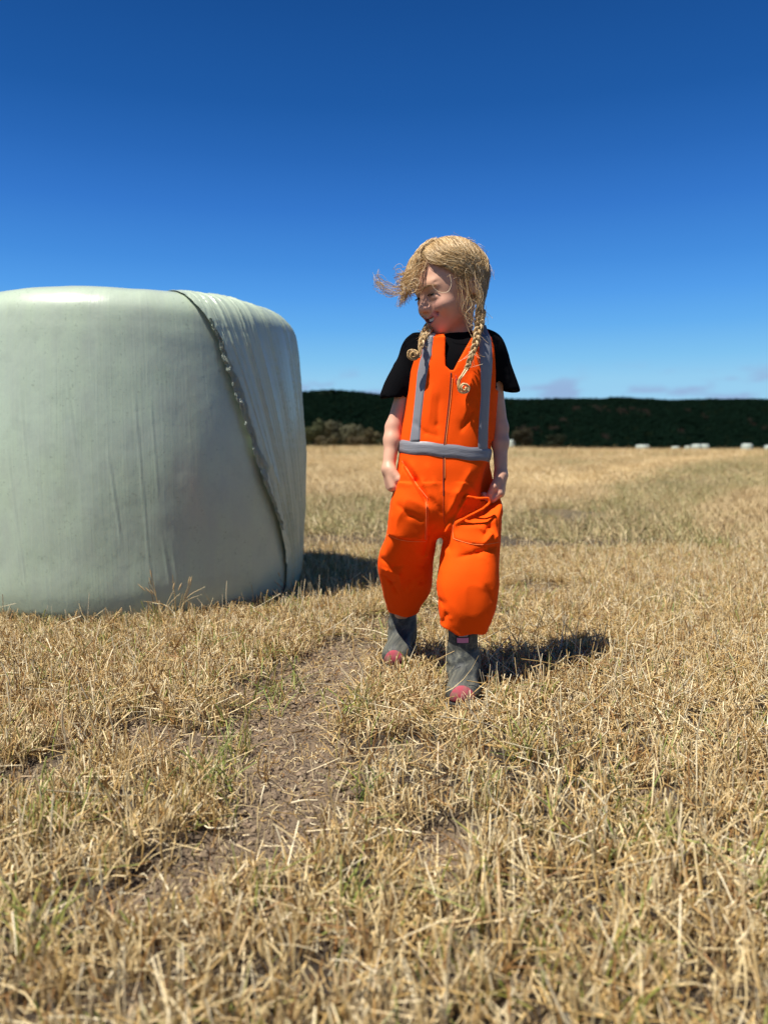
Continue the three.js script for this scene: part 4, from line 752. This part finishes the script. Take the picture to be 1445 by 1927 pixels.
{
  const gs = [
    netMesh(headNeck, [-0.125, 0.79, -0.115], [0.135, 1.075, 0.12], 0.0021, faceColor),
    netMesh(armL, [-0.165, 0.425, -0.05], [-0.01, 0.86, 0.085], 0.0024, skinAt), netMesh(armR, [0.06, 0.41, -0.06], [0.175, 0.86, 0.08], 0.0024, skinAt),
    netMesh((x, y, z) => smin(core(x, y, z), cone(x, y, z, nl, [0.005, 0.7, 0], 0.034, 0.05), 0.03), [-0.16, 0.05, -0.28], [0.14, 0.84, 0.13], 0.011, skinAt),
  ];
  const body = part('body', mergeGeometries(gs), new THREE.MeshPhysicalMaterial({ vertexColors: true, roughness: 0.48, specularIntensity: 0.7, sheen: 0.15, sheenRoughness: 0.4, sheenColor: C(1, 0.7, 0.6) }), child);
  const eyeCol = (i) => (u, v) => { const th = v * Math.PI; const a = Math.cos(th); return a > 0.93 ? [0.01, 0.01, 0.012] : a > 0.78 ? [0.07, 0.10, 0.14] : [0.72, 0.70, 0.68]; };
  for (let i = 0; i < 2; i++) {
    const m = new MB(), look = V(-0.15, -0.1, 1).normalize(), q = new THREE.Quaternion().setFromUnitVectors(V(0, 0, 1), look);
    m.grid(28, 28, (u, v) => { const th = v * Math.PI, ph = u * 6.2832; return fromHead(...V(Math.sin(th) * Math.cos(ph), Math.sin(th) * Math.sin(ph), Math.cos(th)).applyQuaternion(q).multiplyScalar(ER).add(V(...EYES[i])).toArray()); }, eyeCol(i));
    part('eye', m.geo(), new THREE.MeshPhysicalMaterial({ vertexColors: true, roughness: 0.12 }), body);
    const s = i ? 1 : -1, lash = new MB(), brow = new MB();
    for (let k = 0; k < 26; k++) { const t = k / 25, x = mix(-0.0105, 0.0115, t), y = 0.0032 - x * x * 14, z = Math.sqrt(Math.max(0, (ER + 0.002) ** 2 - x * x - y * y)), p = V(EYES[i][0] + s * x, EYES[i][1] + y, EYES[i][2] + z); const e = p.clone().add(V(s * x * 0.2, -0.0012 + rr(-0.0004, 0.0004), 0.0052)); lash.tube([p, p.clone().lerp(e, 0.5).add(V(0, -0.0006, 0)), e].map((w) => fromHead(w.x, w.y, w.z)), (q2) => 0.00055 * (1 - 0.5 * q2), 4, null); }
    part('eyelashes', lash.geo(), new THREE.MeshStandardMaterial({ color: C(0.035, 0.02, 0.012), roughness: 0.7 }), body);
    for (let k = 0; k < 60; k++) { const t = rnd(), x = mix(0.009, 0.044, t), y = 0.0035 + 0.0055 * Math.sin(t * 2.6) + rr(-0.002, 0.002); let z = 0.09; while (headSdf(s * x, y, z) > 0.0004 && z > 0.02) z -= 0.0006; const p = V(s * x, y, z), e = V(s * (x + 0.006), y + mix(0.003, -0.002, t), z + 0.0006 - 0.003 * t); brow.tube([p, e].map((w) => fromHead(w.x, w.y, w.z)), 0.00034, 3, null); }
    part('eyebrow', brow.geo(), new THREE.MeshStandardMaterial({ color: C(0.40, 0.25, 0.13), roughness: 0.7 }), body);
  }
  const teeth = new MB();
  for (let k = 0; k < 8; k++) { const t0 = 0.14 + k * 0.09, f = (u, v) => { const t = t0 + 0.086 * u, p = mouthArc(t, 0.0036 - 0.0058 * v); const b = 0.0007 * Math.sin(u * 3.1416); return fromHead(p[0] * 0.95, p[1], p[2] - 0.0016 + b); }; teeth.grid(4, 3, f, null); }
  part('teeth', teeth.geo(), new THREE.MeshPhysicalMaterial({ color: C(0.80, 0.76, 0.68), roughness: 0.25 }), body);
}

/* --- hair */
const hairMat = new THREE.MeshPhysicalMaterial({ vertexColors: true, roughness: 0.42, specularIntensity: 0.8 });
const blond = (k) => { const t = rnd(), a = t < 0.35 ? [0.33, 0.205, 0.085] : t < 0.72 ? [0.52, 0.345, 0.155] : [0.76, 0.58, 0.33], q = rr(0.85, 1.1) * (k || 1); return a.map((x) => x * q); };
const HCc = [0, 0.022, -0.012], HRr = [0.0755, 0.0855, 0.092];
const onSkull = (d, lift) => { const k = 1 / Math.hypot(d.x / HRr[0], d.y / HRr[1], d.z / HRr[2]); return V(HCc[0] + d.x * (k + lift), HCc[1] + d.y * (k + lift), HCc[2] + d.z * (k + lift)); };
const hair = (() => {
  const m = new MB();
  // the mass under the locks
  m.grid(90, 60, (u, v) => {
    const a = u * 6.2832, th = v * 2.02, d = V(Math.sin(th) * Math.sin(a), Math.cos(th), Math.sin(th) * Math.cos(a)); let lift = -0.001 + 0.0025 * noise(d.x * 7, d.y * 7, d.z * 7);
    const front = d.z / Math.hypot(d.x, d.z, 1e-4), low = sstep(0.62, 0.30, d.y) * sstep(-0.02, 0.42, front); lift -= 0.03 * sstep(0.62, 0.30, d.y) * sstep(0.25, 0.62, front); lift -= 0.045 * sstep(0.72, 1, v);
    return fromHead(...onSkull(d, lift).toArray());
  }, () => [0.40, 0.26, 0.115]);
  const lock = (pts, r, c, sides = 4) => { const p = curve(pts, 15), w = rr(0, 9), amp = rr(0.0008, 0.0034), fq = rr(9, 22); for (let i = 1; i < p.length; i++) { const t = i / p.length; p[i].x += amp * t * Math.sin(t * fq + w); p[i].y += amp * t * Math.cos(t * fq * 0.8 + w); } m.tube(p, (t) => r * (1.0 - 0.55 * t) * (0.6 + 0.4 * Math.min(1, t * 8)), sides, c, 0.7); };
  const walk = (dirs, n = 9, l0 = 0.003, bump = 0.0035) => { const c = new THREE.CatmullRomCurve3(dirs, false, 'centripetal'), w = rr(0, 9), l1 = rr(0, bump), out = []; for (let i = 0; i <= n; i++) { const t = i / n, d = c.getPoint(t).normalize(); out.push(onSkull(d, l0 + l1 * Math.sin(Math.min(1, t * 1.3) * 3.1416) + 0.0016 * Math.sin(t * 13 + w))); } return out.map((q) => fromHead(q.x, q.y, q.z)); };
  const gNear = PV(903, 594, 0.034), gather = (s) => (s > 0 ? gNear.clone() : fromHead(-0.058, -0.07, -0.052)).add(V(rr(-0.005, 0.005), rr(-0.008, 0.008), rr(-0.006, 0.006)));
  // swept from the parting over the near side and back to the plait behind the ear
  for (const side of [1, -1]) for (let k = 0; k < (side > 0 ? 3200 : 800); k++) {
    const t = rnd(), s = side, root = V(s * (-0.12 + 0.22 * rnd()), mix(0.80, 0.99, Math.min(1, t * 1.6)), mix(0.72, -0.6, t)), c = rr(-0.15, 0.15);
    const mid = V(s * mix(rr(0.58, 0.72), rr(0.75, 0.95), t), mix(0.34, 0.56, rnd()) + c * 0.5, mix(0.93, -0.5, t) + 0.6 * c), low = V(s * rr(0.9, 1.0), rr(-0.08, 0.2) + c, mix(0.52, -0.85, rnd() * 0.5 + 0.5 * t)), end = V(s * rr(0.62, 0.85), rr(-0.72, -0.5), rr(-0.55, -0.25));
    const pts = walk([root, mid, low, end], 10, rr(0.001, 0.006));
    const g = gather(s); pts[pts.length - 1].lerp(g, 0.92); pts[pts.length - 2].lerp(g, 0.4);
    lock(pts, rr(0.0003, 0.00085), blond());
  }
  // the crown and the back of the head
  for (let k = 0; k < 1400; k++) { const s = rnd() < 0.6 ? 1 : -1, a = rr(0.05, 1), root = V(s * 0.05 * rnd(), 0.95, -0.35 - 0.4 * rnd()), mid = V(s * 0.55 * a, rr(0.25, 0.5), -0.85), low = V(s * 0.8 * a, rr(-0.3, -0.05), -0.7), end = V(s * 0.8, -0.55, -0.4); const pts = walk([root, mid, low, end], 9, rr(0.002, 0.007)); const g = gather(s); pts[pts.length - 1].lerp(g, 0.95); pts[pts.length - 2].lerp(g, 0.6); pts[pts.length - 3].lerp(g, 0.25); lock(pts, rr(0.00035, 0.0009), blond(0.92)); }
  // the front of the parting, falling to the far side
  for (let k = 0; k < 380; k++) { const root = V(rr(-0.12, 0.16), 0.94, rr(0.2, 0.6)), mid = V(rr(-0.34, 0.1), 0.78, 0.74), end = V(rr(-0.62, 0.2), rr(0.50, 0.66), 0.92); lock(walk([root, mid, end], 7, rr(0.003, 0.011)), rr(0.0004, 0.0009), blond(1.08)); }
  // fringe over the far half of the forehead
  for (let k = 0; k < 100; k++) { const x = rr(-0.045, 0.0), root = onSkull(V(x * 6 + rr(-0.1, 0.1), 0.93, 0.42 + rr(-0.15, 0.1)).normalize(), 0.003), far = clamp((0.014 - x) / 0.059, 0, 1); const a = onSkull(V(x * 9, 0.62, 0.80).normalize(), 0.006 + 0.006 * far + rr(0, 0.006)), b = V(x * 1.05 - 0.004, rr(0.012, 0.036) - 0.020 * far, 0.086 + rr(0, 0.012) + 0.010 * far), e = V(x * 1.15 - 0.010 + rr(-0.008, 0.004), rr(-0.006, 0.016) - 0.018 * far, 0.088 + rr(-0.002, 0.016) + 0.012 * far); lock([root, a, b, e].map((q) => fromHead(q.x, q.y, q.z)), rr(0.0004, 0.0009), blond(1.12)); }
  // long front locks lifted by the wind and blown to the left, ending in loose curls
  for (let k = 0; k < 85; k++) {
    const t = rnd(), s = PV(rr(836, 868), rr(455, 474) + (1 - t) * 8, rr(-0.01, 0.05)), z = rr(0.0, 0.075), ex = mix(782, 740, rnd()), ey = 548 - (784 - ex) * rr(0.1, 0.75) + rr(-16, -5);
    const pts = [s, PV(mix(812, 822, rnd()), mix(470, 492, rnd()), mix(s.z, z, 0.4)), PV(mix(782, 794, rnd()), mix(496, 520, rnd()), z), PV(ex + rr(-3, 6), ey, z)];
    if (rnd() < 0.6) { const r = rr(5, 12), a0 = rr(2.2, 3.4), cxx = ex + r, dir = rnd() < 0.75 ? -1 : 1, turns = rr(2, 5.5); for (let j = 1; j < 8; j++) { const a = a0 + dir * turns * j / 7; pts.push(PV(cxx + Math.cos(a) * r * (1 - j * 0.03), ey + Math.sin(a) * r, z + j * 0.001)); } }
    const p = curve(pts, 26); m.tube(p, (q) => 0.00052 * (1 - 0.55 * q) + 0.0001, 3, blond(1.15));
  }
  for (let k = 0; k < 20; k++) { const cu = rr(748, 782), cv = rr(530, 550), r = rr(5, 12), z = rr(0.02, 0.085), a0 = rr(-2.2, -0.6), n = rr(4.5, 9), pts = [PV(rr(778, 800), rr(500, 520), z)]; for (let j = 0; j <= 12; j++) { const a = a0 + n * j / 12; pts.push(PV(cu + Math.cos(a) * r * (1 - 0.03 * j), cv + Math.sin(a) * r * (1 - 0.03 * j), z + 0.0012 * j)); } m.tube(curve(pts, 40), 0.00046, 3, blond(1.25)); }
  for (let k = 0; k < 46; k++) { const y = rr(538, 558), z = rr(0.02, 0.07), r = rr(4, 9); m.tube(curve([PV(rr(760, 778), y - 8, z), PV(rr(742, 752), y, z), PV(rr(722, 738), y + rr(-8, 6), z), PV(rr(706, 720), y + rr(-26, 2), z), PV(rr(700, 716), y + rr(-34, -6), z)], 18), 0.00036, 3, blond(1.2)); }
  // flyaways over the crown and behind
  for (let k = 0; k < 150; k++) { const u = rr(800, 922), q = (u - 860) / 62, y0 = 452 + q * q * 58, z = rr(-0.05, 0.05), back = u > 880; m.tube(curve([PV(u, y0 + 12, z), PV(u + (back ? 5 : -8), y0 - rr(-2, 5), z), PV(u + (back ? rr(2, 14) : rr(-26, -8)), y0 - rr(-14, 9) + (back ? 12 : 6), z)], 8), 0.00032, 3, blond(1.15)); }
  // frizz: small loose loops standing off the side and the back
  for (let k = 0; k < 130; k++) {
    const d = V(rr(0.25, 1), rr(-0.45, 0.85), rr(-0.9, 0.75)).normalize(); if (d.z > 0.55 && d.y < 0.35) continue;
    const p = onSkull(d, rr(0.004, 0.010)), t = V(gauss(), gauss(), gauss()).cross(d).normalize(), w = V().crossVectors(d, t), r = rr(0.005, 0.016), n = rr(1.5, 4.5), pts = [];
    for (let j = 0; j <= 8; j++) { const a = n * j / 8; pts.push(fromHead(p.x + (t.x * Math.sin(a) + w.x * (1 - Math.cos(a)) + d.x * 0.18 * a) * r, p.y + (t.y * Math.sin(a) + w.y * (1 - Math.cos(a)) + d.y * 0.18 * a) * r, p.z + (t.z * Math.sin(a) + w.z * (1 - Math.cos(a)) + d.z * 0.18 * a) * r)); }
    m.tube(curve(pts, 16), 0.0003, 3, blond(1.25));
  }
  // wisps over the ear, cheek and neck, one open ring on the temple
  for (let k = 0; k < 46; k++) { const u = rr(868, 906), z = rr(0.055, 0.078); m.tube(curve([PV(u + rr(-22, -4), rr(500, 530), z), PV(u + rr(-10, 8), rr(545, 560), z + 0.004), PV(u + rr(-12, 12), rr(570, 588), z + 0.002), PV(mix(u, 898, 0.5) + rr(-12, 10), rr(592, 620), z - 0.01), PV(mix(u, 900, 0.8) + rr(-8, 8), rr(605, 640), z - 0.012)], 16), 0.00042, 3, blond(1.1)); }
  m.tube(curve([[846, 516], [849, 535], [842, 549], [829, 550], [818, 544], [813, 536]].map(([u, v]) => PV(u, v, 0.088)), 24), 0.0006, 4, [0.72, 0.56, 0.36]);
  m.tube(curve([[884, 560], [888, 575], [876, 590], [880, 606], [892, 614]].map(([u, v]) => PV(u, v, 0.08)), 24), 0.0006, 4, [0.66, 0.5, 0.28]);
  return part('hair', m.geo(), hairMat, child);
})();
function braid(path, n, r0, curl) {                                   // three plaited bundles of fine strands, then a twisted tail and a curl
  const m = new MB(), c = new THREE.CatmullRomCurve3(path, false, 'centripetal'), L = c.getLength(), N = Math.round(L / 0.0022), fr = c.computeFrenetFrames(N), pts = c.getSpacedPoints(N);
  const F3 = V(0, 0, 1);
  for (let s = 0; s < 3; s++) for (let k = 0; k < 15; k++) {
    const a = k / 14 * 6.28, rad = k ? 0.72 : 0, ca = Math.cos(a) * rad, sa = Math.sin(a) * rad, line = [];
    for (let i = 0; i <= N; i++) {
      const t = i / N, R = r0 * (1 - 0.55 * t), ph = i * 0.0022 / (r0 * 4.6) * 6.2832 + s * 2.0944, T = fr.tangents[i], S = V().crossVectors(F3, T).normalize(), D = V().crossVectors(T, S);
      const ox = Math.sin(ph) * R * 0.72, oz = Math.sin(2 * ph) * R * 0.5, b = R * 0.6 * (0.75 + 0.3 * Math.sin(k * 3.7 + s));
      line.push(pts[i].clone().addScaledVector(S, ox + ca * b).addScaledVector(D, oz + sa * b));
    }
    const col = blond(k % 3 ? 1 : 1.15); m.tube(line, (t) => r0 * 0.135 * (1 - 0.45 * t), 4, col);
  }
  for (let k = 0; k < 12; k++) { const o = V(gauss(), gauss(), gauss()).multiplyScalar(0.0013), tw = k / 12 * 6.28; const l = curl.map((q, i) => q.clone().add(o.clone().multiplyScalar(1 - 0.35 * i / curl.length)).add(V(Math.cos(tw + i * 0.8) * 0.0017, 0, Math.sin(tw + i * 0.8) * 0.0017))); m.tube(curve(l, 46), (t) => 0.0013 * (1 - 0.35 * t), 4, blond(1.2)); }
  for (let k = 0; k < 40; k++) { const i = (rnd() * N * 0.9) | 0, p = pts[i]; m.tube(curve([p, p.clone().add(V(gauss() * 0.007, gauss() * 0.007, 0.006 + gauss() * 0.004)), p.clone().add(V(gauss() * 0.014, -0.012 + gauss() * 0.008, 0.004))], 6), 0.00035, 3, blond(1.2)); }
  return part('braid', m.geo(), hairMat, child);
}
const curlOf = (lead, cu, cv, r, z, a0, turns, dir) => { const p = lead.map(([u, v, zz]) => PV(u, v, zz)); for (let i = 0; i <= 22; i++) { const t = i / 22, a = a0 + dir * turns * 6.2832 * t, q = r * (1 - 0.72 * t); p.push(PV(cu + Math.cos(a) * q, cv + Math.sin(a) * q, z + 0.006 * t)); } return p; };
braid([[904, 584, 0.032], [903, 606, 0.055], [897, 632, 0.078], [892, 655, 0.093], [883, 680, 0.097], [877, 697, 0.098]].map(([u, v, z]) => PV(u, v, z)), 3, 0.0105, curlOf([[877, 694, 0.098], [870, 706, 0.101], [863, 716, 0.102]], 873, 730, 11, 0.104, Math.PI * 1.1, 1.6, -1)).userData.label = 'long plait hanging over the front of the chest';
braid([[812, 612, 0.0], [803, 622, 0.03], [797, 632, 0.055], [793, 645, 0.074], [791, 655, 0.08]].map(([u, v, z]) => PV(u, v, z)), 3, 0.0115, curlOf([[791, 652, 0.08], [792, 664, 0.083], [788, 673, 0.085]], 778.5, 667, 10.5, 0.086, 0.5, 2.0, 1)).userData.label = 'short plait ending in a tight curl by the sleeve';

/* ------------------------------------------------------------------ straw last, round everything that stands in it */
strew();
{
  for (const [u, v, n, h, label] of [[300, 1152, 16, 0.17, 'tall dry tuft of grass leaning against the middle of the big bale'], [545, 1108, 9, 0.12, 'short dry tuft sticking out sideways at the right foot of the big bale'], [470, 1128, 8, 0.12, 'thin dry tuft at the foot of the big bale below the flap']]) {
    const g = groundAt(u, v), dx = g.x - baleAt.x, dz = g.z - baleAt.z, q = 0.695 / Math.hypot(dx, dz); g.x = baleAt.x + dx * q; g.z = baleAt.z + dz * q; const y = heightAt(g.x, g.z) - 0.005, m = new MB();
    for (let k = 0; k < n; k++) { const a = rr(-1.4, 1.2), l = h * rr(0.45, 1.1), x = gauss() * 0.02, z = gauss() * 0.012, c = strawTone(g.x, g.z); m.tube(curve([V(x, y, z), V(x + 0.2 * l * a, y + l * 0.55, z + 0.01), V(x + 0.55 * l * a, y + l * (1 - 0.25 * Math.abs(a)), z + 0.015)], 8), (t) => 0.0015 * (1 - 0.6 * t), 4, [c.r, c.g, c.b], 0.6); if (rnd() < 0.5) m.tube(curve([V(x + 0.5 * l * a, y + l * 0.88, z + 0.014), V(x + 0.62 * l * a, y + l * 1.06, z + 0.02)], 4), (t) => 0.0024 * Math.sin(0.3 + 2.6 * t), 5, [0.55, 0.40, 0.2]); }
    const o = part('grass_tuft', m.geo(), new THREE.MeshPhysicalMaterial({ vertexColors: true, roughness: 0.5 }), null); o.position.set(g.x, 0, g.z); tag(o, label, 'grass tuft', 'dry tufts along the foot of the bale');
  }
  const g = groundAt(575, 1497), m = new MB(), y = heightAt(g.x, g.z) + 0.004;
  m.tube(curve([V(-0.024, y, 0.004), V(-0.004, y + 0.003, 0.0), V(0.020, y + 0.002, -0.003)], 12), (t) => 0.0024 * (1 - 0.4 * t), 6, null, 0.6);
  const o = part('straw_stalk', m.geo(), new THREE.MeshPhysicalMaterial({ color: C(0.64, 0.54, 0.35), roughness: 0.5 }), null); o.position.set(g.x, 0, g.z); tag(o, 'thick pale piece of straw lying by itself on the bare brown track', 'straw stalk');
  const l = groundAt(641, 1474), q = new MB(), yl = heightAt(l.x, l.z) + 0.005;
  q.grid(8, 4, (u, v) => { const w = Math.sin(Math.PI * Math.pow(u, 0.8)) * 0.006; return V((u - 0.5) * 0.024, yl + 0.006 * Math.sin(u * 3.1) + 0.004 * Math.abs(v - 0.5) * 2, (v - 0.5) * 2 * w); }, null);
  const lf = part('dry_leaf', q.geo(), new THREE.MeshPhysicalMaterial({ color: C(0.42, 0.36, 0.17), roughness: 0.6, transmission: 0.3, thickness: 0 }), null); lf.position.set(l.x, 0, l.z); lf.rotation.y = 0.5; tag(lf, 'pale yellow-green withered leaf lying on the bare brown track', 'leaf');
}

scene.traverse((o) => { if (o.isMesh) o.castShadow = o.receiveShadow = true; });
renderer.render(scene, camera);
